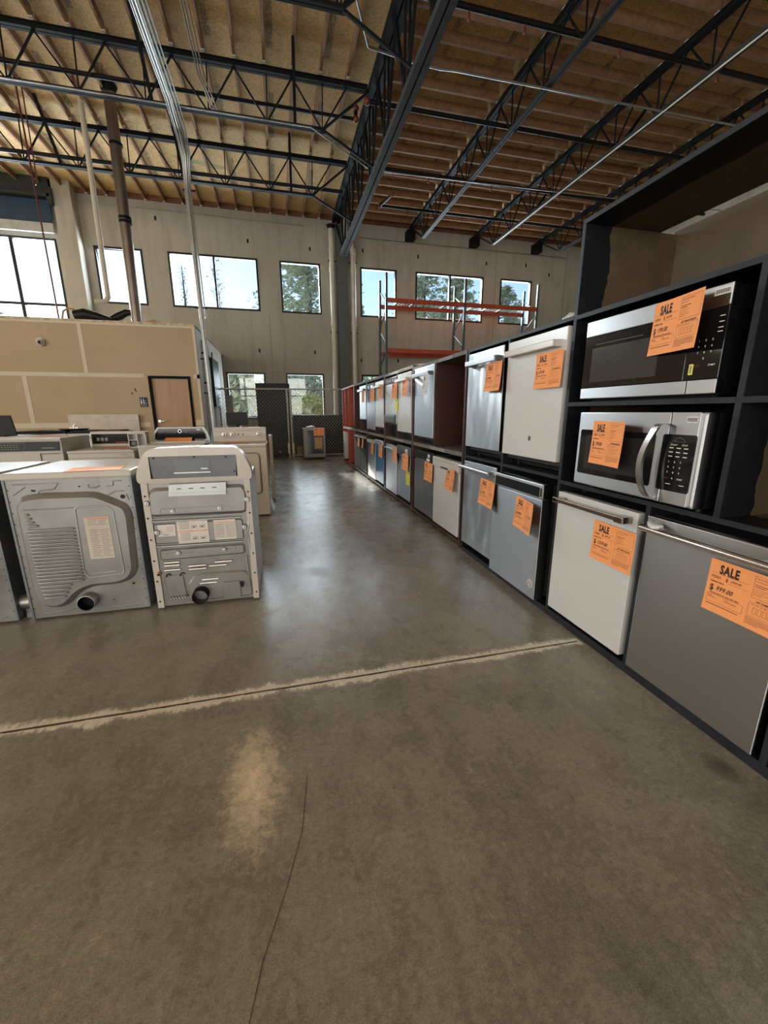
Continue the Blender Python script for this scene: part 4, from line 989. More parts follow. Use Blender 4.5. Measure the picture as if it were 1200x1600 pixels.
b = MB(); b.tube([(-.028, 0, .11), (.035, 0, .11)], .05, seg=20); b.box(-.02, .02, -.012, .012, 0, .07); b.build('stub', GALV, t)
def flat_sheet(label, x, y, z, w=.28, d=.2, rz=0.0, red=False, lift=0.0):
    b = MB(); nx = 6
    for i in range(nx):
        u0, u1 = i / nx, (i + 1) / nx; f = lambda u: .001 + lift * u ** 4
        b.add([(-w/2 + w*u0, -d/2, f(u0)), (-w/2 + w*u1, -d/2, f(u1)), (-w/2 + w*u1, d/2, f(u1)), (-w/2 + w*u0, d/2, f(u0))], [(0, 1, 2, 3)], 0)
    for k in range(6): b.add([(-w*.42, -d*.4 + k*d*.13, .0025), (w*.05 - .01*(k % 3), -d*.4 + k*d*.13, .0025), (w*.05 - .01*(k % 3), -d*.38 + k*d*.13, .0025), (-w*.42, -d*.38 + k*d*.13, .0025)], [(0, 1, 2, 3)], 1)
    o = b.build('sale_sheet', [PAPER, INKO]); o.location = (x, y, z); o.rotation_euler = (0, 0, rz); tag(o, label, 'sign'); return o
flat_sheet('orange sale sheet lying flat on the louvred dryer in the front row', -1.16, 2.97, .953, .30, .21, .12)

t = thing('clothes_dryer', 'dryer seen from behind with a rounded white console and shiny ribbed galvanised back', 'dryer', (-.545, 2.83, 0)); w = .328
b = MB(); b.box(-w, w, .014, .64, .015, .875, 0, .006); b.build('cabinet', mat('grey_white_side', (.55, .56, .58), .25), t)
for sx in (-1, 1):
    for yy in (.06, .58): b = MB(); b.cyl((sx * (w - .05), yy, 0), (sx * (w - .05), yy, .016), .02, seg=10); b.build('foot', BLK, t)
b = MB(); b.box(-w + .03, w - .03, .0, .02, .018, .870); bp = b.build('back_panel', GALVPANEL, t)
for sx in (-1, 1):
    b = MB(); xa, xb_ = sorted((sx * w, sx * (w - .038))); 
    b.prism([(xa, .012), (xb_, .012), (xb_ - (sx > 0) * 0 , .872), (xa, .872)], -.012, .016)
    for k in range(6): b.cyl((sx * (w - .016), -.012, .06 + k * .145), (sx * (w - .016), -.0145, .06 + k * .145), .006, 1, 10)
    b.build('side_flange', [ENAMELW, BLK], t)
# console
prof = [(-.343, .866), (-.345, .92), (-.318, 1.0), (-.285, 1.055), (-.24, 1.083), (0, 1.090), (.245, 1.085), (.288, 1.055), (.318, 1.0), (.345, .93), (.343, .866)]
outer = roundpoly(prof, .03, 3)
b = MB(); n = len(outer)
inner = [(max(-.262, min(.256, x)), max(.894, min(1.033, z))) for x, z in outer]
vs = [(x, -.012, z) for x, z in outer] + [(x, .10, z) for x, z in outer] + [(x * .96, .20, z - .05 if z > .93 else z) for x, z in outer]
fs = [(k, (k+1) % n, n + (k+1) % n, n + k) for k in range(n)] + [(n + k, n + (k+1) % n, 2*n + (k+1) % n, 2*n + k) for k in range(n)]
b.add(vs, [f[::-1] for f in fs], 0, True); b.add(vs[2*n:], [tuple(range(n))], 0)
vs = [(x, -.012, z) for x, z in outer] + [(x, -.014, z) for x, z in inner] + [(x, .010, z) for x, z in inner]
b.add(vs, [f[::-1] for f in [(k, n + k, n + (k+1) % n, (k+1) % n) for k in range(n)]] + [f[::-1] for f in [(n + k, 2*n + k, 2*n + (k+1) % n, n + (k+1) % n) for k in range(n)]], 0, False)
con = b.build('console', ENAMELW, t)
b = MB(); b.prism([(-.262, 1.033), (-.253, .895), (.246, .892), (.256, 1.031)], -.004, .008)
b.build('console_rear_plate', MGREY, con)
b = MB(); b.prism(rect(-.128, .094, .922, 1.012, .008), -.002, -.006, 0, 0); b.prism(rect(-.118, .086, .935, 1.004, .006), -.0066, -.006, 1); b.prism([(-.128, .922), (.094, .922), (.090, .930), (-.124, .930)], -.012, -.004, 2); b.box(.035, .075, -.009, -.006, .945, .953, 2); b.build('pressed_recess', [MGREY, mat('recess_grey', (.11, .12, .125), .4, .3), GALV], con)
b = MB()
for x, z in ((-.235, 1.022), (0, 1.025), (.19, 1.02), (.238, .925), (-.258, .905)): b.cyl((x, -.004, z), (x, -.008, z), .006, 0, 10)
b.build('screws', BLK, con)
b = MB(); b.prism([(-.16, .857), (-.166, .783), (.178, .781), (.181, .860)], -.040, -.002); b.prism([(-.166, .783), (.178, .781), (.176, .800), (-.164, .803)], -.046, -.038)
for k in range(4): b.box(-.115 + k * .07, -.088 + k * .07, -.0408, -.040, .826, .831, 1)
b.build('bracket_plate', [GALV, BLK], bp)
# dished embossing: stacked bevelled fields and ribs
b = MB(); b.prism(roundpoly([(-.30, .78), (-.27, .835), (.285, .838), (.31, .78), (.30, .64), (-.305, .645)], .04, 4), -.022, -.001, 0, .02, True)
b.prism(roundpoly([(-.29, .60), (.262, .60), (.262, .455), (-.29, .460)], .015, 3), -.010, -.001, 0, .008, True)
b.prism(roundpoly([(-.275, .425), (.262, .425), (.262, .350), (-.275, .345)], .02, 3), -.016, -.001, 0, .012, True)
b.prism(roundpoly([(-.140, .034), (-.132, .16), (-.084, .222), (-.035, .236), (.255, .230), (.283, .165), (.290, .034)], .03, 3), -.012, -.001, 0, .01, True)
b.prism(roundpoly([(-.27, .240), (-.150, .236), (-.138, .060), (-.262, .064)], .015, 3), -.006, -.001, 0, .006, True)
b.build('pressed_fields', GALVPANEL, bp)
b = MB()
for x0, z0, x1, z1, r in ((-.299, .616, .255, .612, .006), (-.285, .445, .253, .441, .006), (-.29, .633, .262, .637, .004)): b.tube([(x0, -.012, z0), (x1, -.012, z1)], r, 0, 8)
for zc in (.684, .396):
    ring = roundpoly([(-.235, zc + .016), (.20, zc + .016), (.20, zc - .014), (-.235, zc - .014)], .014, 4); b.tube([(x, -.0225 if zc > .5 else -.017, z) for x, z in ring + ring[:1]], .0028, 0, 6, caps=False)
b.tube([(.292, -.004, .60), (.30, -.01, .55), (.285, -.012, .50), (.295, -.008, .46), (.30, -.005, .30), (.30, -.005, .06), (.275, -.005, .05), (.272, -.005, .15), (.265, -.005, .33)], .006, 0, 8)
b.build('ribs', GALV, bp)
b = MB()
for x, z in ((-.161, .682), (.125, .684), (-.160, .396), (.127, .398), (-.305, .74), (.30, .735), (-.27, .545), (.268, .545)):
    b = MB(); b.tube([(x, -.020, z), (x, -.028, z)], [.018, .014], 0, 14); b.ball((x, -.028, z), .007, 1, 10, 6); b.build('drum_rivet', [GALV, CHROME], bp)
b = MB(); LBL = [(-.264, -.161, .513, .592), (-.150, .040, .456, .618), (.077, .214, .465, .604)]
for i, (x0, x1, z0, z1) in enumerate(LBL):
    b.box(x0, x1, -.0125, -.0105, z0, z1); y = -.0132
    if i == 0:
        for k in range(3): b.box(x0 + .05, x1 - .01, y, -.0125, z1 - .02 - k * .012, z1 - .017 - k * .012, 1)
        b.box(x0 + .03, x0 + .06, y, -.0125, z0 + .008, z0 + .013, 1)
    elif i == 1:
        b.box(x0, x1, y, -.0125, z1 - .006, z1 - .002, 2); b.box(x0, x1, y, -.0125, .536, .541, 2)
        for k in range(6): b.box(x0 + .015, x0 + .075, y, -.0125, .602 - k * .0095, .605 - k * .0095, 1); b.box(x0 + .015, x0 + .075, y, -.0125, .525 - k * .0095, .528 - k * .0095, 1)
        for xx in (x0 + .09, x0 + .14):
            for zz in (.495, .575): b.box(xx, xx + .03, y, -.0125, zz, zz + .002, 3); b.box(xx, xx + .002, y, -.0125, zz - .02, zz, 3); b.box(xx + .028, xx + .03, y, -.0125, zz - .02, zz, 3); b.box(xx + .008, xx + .02, y, -.0125, zz - .014, zz - .006, 3)
    else:
        b.box(x0, x1, y, -.0125, z1 - .022, z1 - .018, 2)
        for k in range(11): b.box(x0 + .006, x0 + .062, y, -.0125, z1 - .034 - k * .009, z1 - .031 - k * .009, 1); b.box(x0 + .072, x1 - .006, y, -.0125, z1 - .034 - k * .009, z1 - .031 - k * .009, 1)
b.build('instruction_labels', [mat('label_white', (.60, .57, .52), .6), INKG, INKO, INK], bp)
b = MB()
for (x0, x1, z) in ((-.255, -.161, .329), (-.257, -.161, .308), (-.259, -.162, .276), (-.110, .001, .292), (-.109, .001, .269), (.058, .169, .306), (.020, .131, .282), (-.036, .07, .186), (-.051, .056, .160)):
    b = MB(); b.tube([(x0, -.008, z), (x1, -.008, z)], .0075, 0, 8); b.build('louvre', mat('bright_louvre', (.6, .59, .57), .3, .9) if z > .328 else bpy.data.materials['bright_louvre'], bp)
b = MB()
for k in range(7): b.box(-.245 + k * .018, -.241 + k * .018, -.009, -.006, .075, .088, 1); b.ball((-.243 + k * .018, -.008, .070), .004, 0, 8, 6)
for x in (-.24, -.155): b.tube([(x - .014, -.008, .228), (x - .01, -.008, .245), (x + .004, -.008, .249), (x + .014, -.008, .24)], .004, 1, 6)
b.ball((-.296, -.01, .258), .016, 2, 12, 8); b.ball((-.296, -.022, .258), .008, 1, 10, 6)
b.build('latch_details', [CHROME, BLK, mat('brass', (.5, .38, .15), .3, .9)], bp)
b = MB(); outlet(b, -.047, .092, .051, 0, 1, .085); b.build('exhaust_outlet', [STEEL, BLK], bp)
b = MB(); b.prism(rect(.092, .211, .034, .160, .015), -.020, -.011, 0, .004); b.box(.212, .232, -.03, -.012, .115, .150, 1); b.build('access_cover', [GALVPANEL, BLK], bp)

# ------------------------------------------------------------------ second row, facing the viewer
def front_body(t, w, depth, z0, z1, m, seams=()):
    b = MB(); b.box(-w, w, 0, depth, .02, z1 - .028, 0, .008); c = b.build('cabinet', m, t)
    b = MB(); b.box(-w - .002, w + .002, -.012, depth + .004, z1 - .03, z1, 0, .010); b.build('top_panel', m, t)
    for sx in (-1, 1):
        for yy in (.06, depth - .06): b = MB(); b.cyl((sx * (w - .05), yy, 0), (sx * (w - .05), yy, .021), .018, seg=10); b.build('foot', BLK, t)
    return c
t = thing('clothes_dryer', 'bisque front-door dryer with three chrome knobs on its raised console', 'dryer', (-.525, 5.30, 0)); w = .345
c = front_body(t, w, .66, 0, .915, BISQUE)
b = MB(); b.prism(roundpoly(rect(-.25, .25, .31, .80), .05, 4), -.012, 0, 0, .004); dr = b.build('door', BISQUE, t)
b = MB(); ring = roundpoly(rect(-.262, .262, .298, .812), .055, 5); b.tube([(x, -.002, z) for x, z in ring + ring[:1]], .004, 0, 6, caps=False); b.build('door_gap', STEEL, t)
b = MB(); b.box(-w + .001, w - .001, -.006, .01, .03, .215, 0, .003); b.build('toe_panel', BISQUE, t)
b = MB(); b.box(-w + .005, w - .005, .56, .66, .915, 1.105, 0, .008); co = b.build('console', BISQUE, t)
b = MB(); b.box(-w + .01, w - .01, .552, .562, .985, 1.045, 0, .002); b.build('console_band', ENAMELW, co)
for x in (-.20, -.10, .235):
    b = MB(); b.tube([(x, .556, 1.015), (x, .515, 1.015)], [.030, .026], 0, 16); b.ball((x, .515, 1.015), .024, 0, 12, 8); b.build('knob', CHROME, co)
b = MB(); b.box(-.025, -.012, .545, .553, 1.005, 1.022); b.box(.03, .043, .545, .553, 1.005, 1.022); b.build('push_button', BLK, co)
b = MB()
for x0, x1, z in ((-.22, -.08, .968), (-.05, .05, 1.062), (.08, .16, 1.062), (.26, .33, 1.08)): b.box(x0, x1, .557, .561, z, z + .004)
b.build('console_print', INKG, co)
flat_sheet('orange sale sheet lying flat on the bisque dryer with three knobs', -.56, 5.60, .917, .30, .2, 0)
t = thing('slim_cabinet', 'cream slim cabinet end showing just behind the bisque dryer', 'cabinet', (-.145, 6.28, 0))
b = MB(); b.box(-.03, .02, 0, .5, 0.02, .965, 0, .006); b.box(-.01, .01, .1, .4, 0, .02); b.build('panel', BISQUE, t)
b = MB(); b.box(-.03, -.02, -.004, 0, .02, .965); b.build('edge_strip', CARD, t)

t = thing('washing_machine', 'white top-load washer with a wide black touch console', 'washing machine', (-1.265, 5.30, 0)); w = .345
c = front_body(t, w, .70, 0, .93, ENAMEL)
b = MB(); b.prism([(-w, .93), (w, .93), (w - .035, 1.06), (w - .075, 1.115), (-w + .075, 1.115), (-w + .035, 1.06)], .60, .70)
vs = [(-w + .01, .42, .93), (w - .01, .42, .93), (w - .02, .60, 1.04), (w - .075, .62, 1.115), (-w + .075, .62, 1.115), (-w + .02, .60, 1.04)]
b.box(-w + .02, w - .02, .40, .62, .93, .945, 0, .004)
co = b.build('console', ENAMEL, t)
b = MB(); b.prism([(-.31, .965), (-.255, .940), (.255, .940), (.31, .965), (.30, 1.03), (.255, 1.100), (-.255, 1.100), (-.30, 1.03)], .590, .602); b.build('control_panel', BLKGLASS, co)
b = MB(); b.tube([(0, .59, 1.065), (0, .565, 1.065)], [.026, .022], 0, 18); b.tube([(0, .565, 1.065), (0, .562, 1.065)], .018, 1, 16); b.build('knob', [CHROME, BLK], co)
b = MB()
for x, z in ((-.22, 1.07), (-.22, 1.055), (-.15, 1.04), (-.12, 1.04), (-.08, 1.04), (-.05, 1.06), (-.05, 1.08), (.06, 1.08), (.06, 1.06), (.06, 1.04), (.11, 1.035), (.14, 1.035), (.17, 1.035), (.2, 1.06), (.2, 1.04)): b.box(x, x + .018, .586, .590, z, z + .004)
b.build('console_print', INKG, co)
b = MB(); b.box(.20, .245, .585, .590, 1.075, 1.092, 0); b.build('silver_sticker', PAPERW, co)
o = flat_sheet('orange sale sheet leaning on the black console of the top-load washer', -1.28, 5.80, .955, .32, .12, 0); o.rotation_euler = (.5, 0, 0)

t = thing('washing_machine', 'older white washer with a small black control window, behind the louvred dryer', 'washing machine', (-1.99, 5.30, 0)); w = .335
c = front_body(t, w, .66, 0, .885, ENAMELW)
b = MB(); b.box(-w + .04, w - .01, .545, .66, .885, 1.075, 0, .012); co = b.build('console', ENAMELW, t)
b = MB(); b.box(-w + .055, w - .04, .540, .548, .925, 1.045, 0, .003); b.build('control_window', BLKGLASS, co)
b = MB()
for k in range(3): b.box(-w + .11 + k * .045, -w + .140 + k * .045, .537, .541, .96, 1.0)
b.build('rocker_button', INKG, co)
b = MB(); b.box(-.02, .22, .537, .541, .938, .942); b.build('console_print', INKO, co)
b = MB(); b.box(-w + .03, w - .03, -.015, -.012, .80, .803); b.box(.20, .27, -.004, 0, .83, .837); b.build('name_strip', INKG, t)
flat_sheet('orange sale sheet lying flat on the older white washer', -1.93, 5.62, .887, .30, .18, 0)
t = thing('white_caddy', 'white open compartment caddy on the older washer', 'caddy', (-1.70, 5.62, .887))
b = MB()
for x in (-.10, -.005, .09): b.box(x, x + .008, 0, .12, 0, .17)
b.box(-.10, .098, 0, .12, 0, .008); b.box(-.10, .098, 0, .12, .162, .17); b.box(-.10, 0, 0, .12, .085, .092); b.box(-.10, .098, .112, .12, 0, .17)
b.build('frame', ENAMEL, t)
b = MB(); b.box(-.08, -.02, .02, .09, .02, .07, 0, .006); b.cyl((-.05, .02, .045), (-.05, .012, .045), .018); b.build('round_fitting', MGREY, t)

t = thing('front_load_washer', 'white front-load washer with a long grey control panel at the left', 'washing machine', (-2.73, 5.30, 0)); w = .365
c = front_body(t, w, .72, 0, 1.035, ENAMELW)
b = MB(); b.prism([(-w + .01, .895), (w - .025, .895), (w - .015, .995), (-w + .01, .995)], -.014, 0); b.build('control_panel', DGREY, t)
b = MB()
for r in range(3):
    for k in range(8): b.box(-.25 + k * .028, -.236 + k * .028, -.0165, -.014, .915 + r * .022, .922 + r * .022)
b.tube([(.0, -.015, .90), (.025, -.015, .94), (.025, -.015, .985), (-.28, -.015, .985)], .0022, 0, 5)
b.box(.18, .30, -.0165, -.014, .922, .930)
b.build('panel_print', INKG, t)
b = MB(); b.box(.15, .152, -.011, 0, .78, .865); b.box(.15, .345, -.013, -.001, .862, .866); b.build('drawer_seam', STEEL, t)
b = MB(); ring = [(.22 * math.cos(a), .45 + .22 * math.sin(a)) for a in np.linspace(0, 2*PI, 32)[:-1]]; b.prism(ring, -.04, 0, 0, .03, True); dr = b.build('round_door', ENAMEL, t)
b = MB(); ring = [(.15 * math.cos(a), .45 + .15 * math.sin(a)) for a in np.linspace(0, 2*PI, 28)[:-1]]; b.prism(ring, -.046, -.038, 0, .01, True); b.build('porthole_glass', BLKGLASS, dr)
flat_sheet('orange sale sheet lying flat on the front-load washer', -2.62, 5.62, 1.037, .30, .2, 0)

# ranges behind
for x, lab in ((-3.55, 'black-topped range behind the washers, farther left'), (-2.82, 'black-topped range behind the washers, left of the wood door')):
    t = thing('kitchen_range', lab, 'range', (x, 7.35, 0)); w = .36
    b = MB(); b.box(-w, w, 0, .62, .03, .99, 0, .006); b.build('body', STAINGR, t)
    for sx in (-1, 1):
        for yy in (.06, .55): b = MB(); b.cyl((sx * (w - .05), yy, 0), (sx * (w - .05), yy, .031), .018, seg=8); b.build('foot', BLK, t)
    b = MB(); b.box(-w - .002, w + .002, -.01, .62, .99, 1.01, 0, .004); b.build('cooktop', BLK, t)
    b = MB()
    for sx in (-.18, .18): b.box(sx - .15, sx + .15, .05, .56, 1.02, 1.03); [b.box(sx - .14 + q * .09, sx - .13 + q * .09, .05, .56, 1.01, 1.028) for q in range(4)]
    b.build('burner_grate', DGREY, t)
    for k in range(4): b = MB(); b.tube([(-.24 + k * .16, 0, .93), (-.24 + k * .16, -.03, .93)], .02, 0, 12); b.build('knob', CHROME, t)
t = thing('serving_tray', 'round silver tray with a small spout standing on a range', 'tray', (-3.20, 7.66, 1.031))
b = MB(); b.tube([(0, 0, 0), (0, 0, .03)], [.17, .21], seg=24); b.build('bowl', CHROME, t)
b = MB(); b.tube([(0, 0, .03), (0, 0, .075), (.03, 0, .095)], .012, seg=8); b.box(-.05, .06, -.02, .02, .03, .05, 0, .005); b.build('spout', CHROME, t)
t = thing('computer_monitor', 'black monitor cropped by the left edge of the photo', 'monitor', (-3.62, 6.9, 0))
b = MB(); b.box(-.30, .02, 0, .03, .98, 1.27, 0, .004); b.warp(lambda x, y, z: (x + (.0 if x < 0 else -(z - 1.0) * .12), y, z)); b.build('screen', BLK, t)
b = MB(); b.box(-.12, -.06, .0, .04, .0, 1.0); b.build('stand', BLK, t)
t = thing('computer_monitor', 'black monitor standing behind the bisque dryer, in front of the fence', 'monitor', (-.745, 8.0, 0))
b = MB(); b.box(-.185, .185, 0, .03, 1.075, 1.305, 0, .004); b.build('screen', BLK, t)
b = MB(); b.box(-.03, .03, .03, .05, .78, 1.15); b.box(-.10, .10, -.02, .14, .76, .775); b.build('stand', BLK, t)
b = MB(); b.box(.04, .08, -.02, .0, 1.0, 1.06); b.build('card_reader', ENAMEL, t)
t = thing('service_desk', 'low pale desk under the monitor, behind the appliances', 'desk', (-.95, 8.0, 0))
b = MB(); b.box(-.6, .5, -.25, .4, .72, .76, 0, .004); b.build('desktop', BISQUE, t)
for x in (-.57, .47):
    for y in (-.22, .37): b = MB(); b.box(x - .02, x + .02, y - .02, y + .02, 0, .72); b.build('leg', STEEL, t)
b = MB(); b.tube([(0, 0, 0), (0, 0, .13), (0, 0, .17), (0, 0, .22)], [.035, .035, .012, .012], seg=12); o = b.build('spray_bottle', mat('teal_bottle', (.12, .30, .32), .3)); o.location = (-1.20, 8.1, .76); tag(o, 'teal bottle on the low desk left of the monitor', 'bottle')

# ------------------------------------------------------------------ fence and what stands at it
FY = 12.45
t = thing('chain_link_fence', 'galvanised chain-link fence across the end of the aisle', 'fence', (0, FY, 0))
b = MB(); b.tube([(-1.95, 0, 1.93), (1.95, 0, 1.95)], .021, seg=8); b.build('top_rail', FENCE, t)
b = MB(); b.tube([(.33, 0, .06), (1.95, 0, .06)], .018, seg=8); b.build('bottom_rail', FENCE, t)
for x in (-1.93, .25, .34, 1.93):
    b = MB(); b.tube([(x, 0, 0), (x, 0, 1.96)], .03, seg=10); b.build('post', FENCE, t)
b = MB(); x0, x1, z0, z1 = -1.93, 1.93, .05, 1.98; s = .092; yy = .010
def clipline(c, sign):
    # x = c + sign*(z - z0)
    pts = []
    for z in (z0, z1): pts.append((c + sign * (z - z0) * .9, z))
    (xa, za), (xb2, zb) = pts
    def at(xq): return z0 + (xq - c) / (sign * .9)
    if min(xa, xb2) > x1 or max(xa, xb2) < x0: return None
    if xa < x0: xa, za = x0, at(x0)
    if xa > x1: xa, za = x1, at(x1)
    if xb2 < x0: xb2, zb = x0, at(x0)
    if xb2 > x1: xb2, zb = x1, at(x1)
    return (xa, za), (xb2, zb)
c = x0 - 2.0
while c < x1 + 2.0:
    for sg in (1, -1):
        r = clipline(c, sg)
        if r and abs(r[0][1] - r[1][1]) > .02: b.tube([(r[0][0], yy * sg, r[0][1]), (r[1][0], yy * sg, r[1][1])], 0.0030, 0, 4, caps=False, smooth=False)
    c += s
b.build('chain_mesh', FENCE, t)
b = MB()
for x in (.23, .36): b.tube([(x, -.04, .12), (x, -.04, .42)], .035, 0, 10)
b.build('sunlit_post_foot', mat('painted_sunlight_yellow', (.75, .72, .42), .6), t)  # pale yellow tubes added to imitate sunlit post bottoms
t = thing('storage_locker', 'tall black locker behind the fence, left of the gate post', 'locker', (-.15, 12.95, 0))
b = MB(); b.box(-.47, .50, 0, .45, .03, 2.13, 0, .008); b.build('body', BLK, t)
b = MB(); b.box(-.46, .485, -.015, 0, .05, 1.93, 0, .004); dr = b.build('door', BLK, t)
b = MB(); b.ball((.12, -.02, .13), .038, 0, 12, 8); b.build('white_knob', ENAMEL, dr)
b = MB(); b.box(-.47, .50, 0, .45, 0, .03); b.build('plinth', STEEL, t)
t = thing('storage_cabinet', 'long low black cabinet behind the right half of the fence', 'cabinet', (1.15, 13.0, 0))
b = MB(); b.box(-.72, .85, 0, .5, .0, 1.22, 0, .008); b.build('body', BLK, t)
b = MB(); b.box(-.70, .05, -.012, 0, .04, 1.19, 0, .003); b.build('door', BLK, t)
b = MB(); b.box(.07, .83, -.012, 0, .04, 1.19, 0, .003); b.build('door', BLK, t)
for x, wd, lab in ((-1.72, .24, 'grey hanging plastic strip at the left end behind the fence'), (-1.36, .20, 'grey hanging plastic strip second from the left behind the fence')):
    b = MB(); b.box(-wd/2, wd/2, 0, .02, 0, 1.78); o = b.build('plastic_strip', CANVAS); o.location = (x, 12.75, 0); tag(o, lab, 'strip')
t = thing('wall_television', 'black screen fixed edge-on to the side wall of the restroom block', 'television', (BX, 11.6, 1.2))
b = MB(); b.box(.03, .08, 0, 1.1, .25, 1.45, 0, .006); b.build('screen', BLK, t)
b = MB(); b.box(0, .03, .4, .7, .6, 1.1); b.build('bracket', STEEL, t)
b = MB(); b.tube([(.05, .2, 1.45), (.05, .25, 1.6), (.04, .4, 1.62), (.02, .5, 1.5)], .01, seg=6); b.build('cable', BLK, t)
for y, lab in ((10.6, 'grey conduit on the side wall of the restroom block, nearer one'), (11.3, 'grey conduit on the side wall of the restroom block, farther one')):
    t = thing('wall_conduit', lab, 'conduit', (BX + .03, y, 0)); b = MB(); b.tube([(0, 0, .1), (0, 0, 2.9)], .022, seg=8); b.build('conduit', GALV, t)
    b = MB(); b.box(-.03, .03, -.03, .03, 1.95, 1.99); b.box(-.03, .03, -.03, .03, 2.6, 2.64); b.build('strap', STEEL, t)

t = thing('wine_cooler', 'small stainless-framed cooler with a glass door and an orange sheet, before the fence', 'cooler', (.92, 11.65, 0))
b = MB(); b.box(-.30, .30, .03, .50, .05, .86, 0, .006); b.build('cabinet', MGREY, t)
b = MB(); b.box(-.30, .30, 0, .03, .10, .16); b.box(-.30, .30, 0, .03, .80, .86); b.box(-.30, -.20, 0, .03, .16, .80); b.box(.24, .30, 0, .03, .16, .80); dr = b.build('door_frame', mat('brownish_steel_frame', (.17, .145, .125), .4, .2), t)
b = MB(); b.box(-.20, .24, .012, .022, .16, .80); b.build('door_glass', BLKGLASS, dr)
b = MB(); b.box(.0, .22, .008, .012, .30, .62); b.build('cardboard_insert', CARD, dr)
for sx in (-1, 1): b = MB(); b.box(sx * .25 - .03, sx * .25 + .03, .05, .45, 0, .05); b.build('foot', BLK, t)
b = MB(); b.ball((0, 0, .03), .1, 0, 12, 8, .35); b.warp(lambda x, y, z: (x * 1.4, y, max(0, z + .01 * math.sin(30 * x)))); o = b.build('plastic_wrap', PLASTICW); o.location = (.84, 11.9, .86); tag(o, 'crumpled white wrap on top of the small cooler', 'wrap')
b = sheet_mesh('299.00', '799.99', PAPER); b.warp(lambda x, y, z: (x, y, z)); o = b.build('sale_sheet', [PAPER, INK]); o.location = (.905, 11.635, .66); tag(o, 'orange sale sheet on the small cooler before the fence', 'sign')
b = MB(); b.box(-.16, .16, 0, .3, 0, .28, 0, .01); o = b.build('storage_box', mat('olive_box', (.22, .20, .07), .6)); o.location = (.62, 12.6, 0); tag(o, 'small olive box on the floor behind the fence, left of the cooler', 'box')
t = thing('white_panel_stack', 'white slim appliance panel in the lower far cell of the reddish shelf', 'panel', (FX + .02, 10.55, 0))
b = MB(); b.box(-.04, .2, .0, .35, .12, .80, 0, .005); b.build('panel', ENAMEL, t)
b = MB(); b.box(0, .16, .05, .3, 0.07, .12); b.build('base', BLK, t)

# ------------------------------------------------------------------ pallet rack behind the shelves
RY0, RY1 = 13.5, 14.35; RXS = [3.48, 6.14, 8.82]; RH = 5.48
t = thing('pallet_rack', 'tall pallet rack with slate uprights and orange-red beams by the window wall', 'rack', (0, 0, 0))
for x in RXS:
    for y in (RY0, RY1):
        b = MB(); b.box(x - .035, x + .035, y - .035, y + .035, .012, RH)
        nz = 60
        for k in range(nz): b.box(x - .008, x + .008, y - .0365, y - .034, .1 + k * .088, .135 + k * .088, 1)
        b.build('upright_post', [RACKG, BLK], t)
        b = MB(); b.box(x - .06, x + .06, y - .06, y + .06, 0, .012); b.build('foot_plate', RACKG, t)
    z = .3; k = 0
    while z < RH - .4:
        za, zb = z, z + .5
        b = MB(); b.bar((x, RY0, za if k % 2 else zb), (x, RY1, zb if k % 2 else za), .03, .03); b.build('lattice_brace', RACKG, t); z += .62; k += 1
for i in range(2):
    for (z, lv) in ((4.70, 0), (3.22, 1)):
        if lv and i: continue
        for y in (RY0 - .02, RY1 + .02):
            b = MB(); b.box(RXS[i] + .035, RXS[i+1] - .035, y - .03, y + .03, z - .065, z + .065, 0, .006); b.build('beam', RACKR, t)
    b = MB()
    for k in range(26): xx = RXS[i] + .1 + k * .098; b.box(xx, xx + .006, RY0, RY1, 4.765, 4.771)
    for k in range(9): yy = RY0 + .05 + k * .095; b.box(RXS[i] + .05, RXS[i+1] - .05, yy, yy + .006, 4.771, 4.777)
    b.build('wire_deck', FENCE, t)
    for k in range(4): xx = RXS[i] + .45 + k * .55; b = MB(); b.box(xx, xx + .05, RY0, RY1, 4.73, 4.765); b.build('deck_support', FENCE, t)

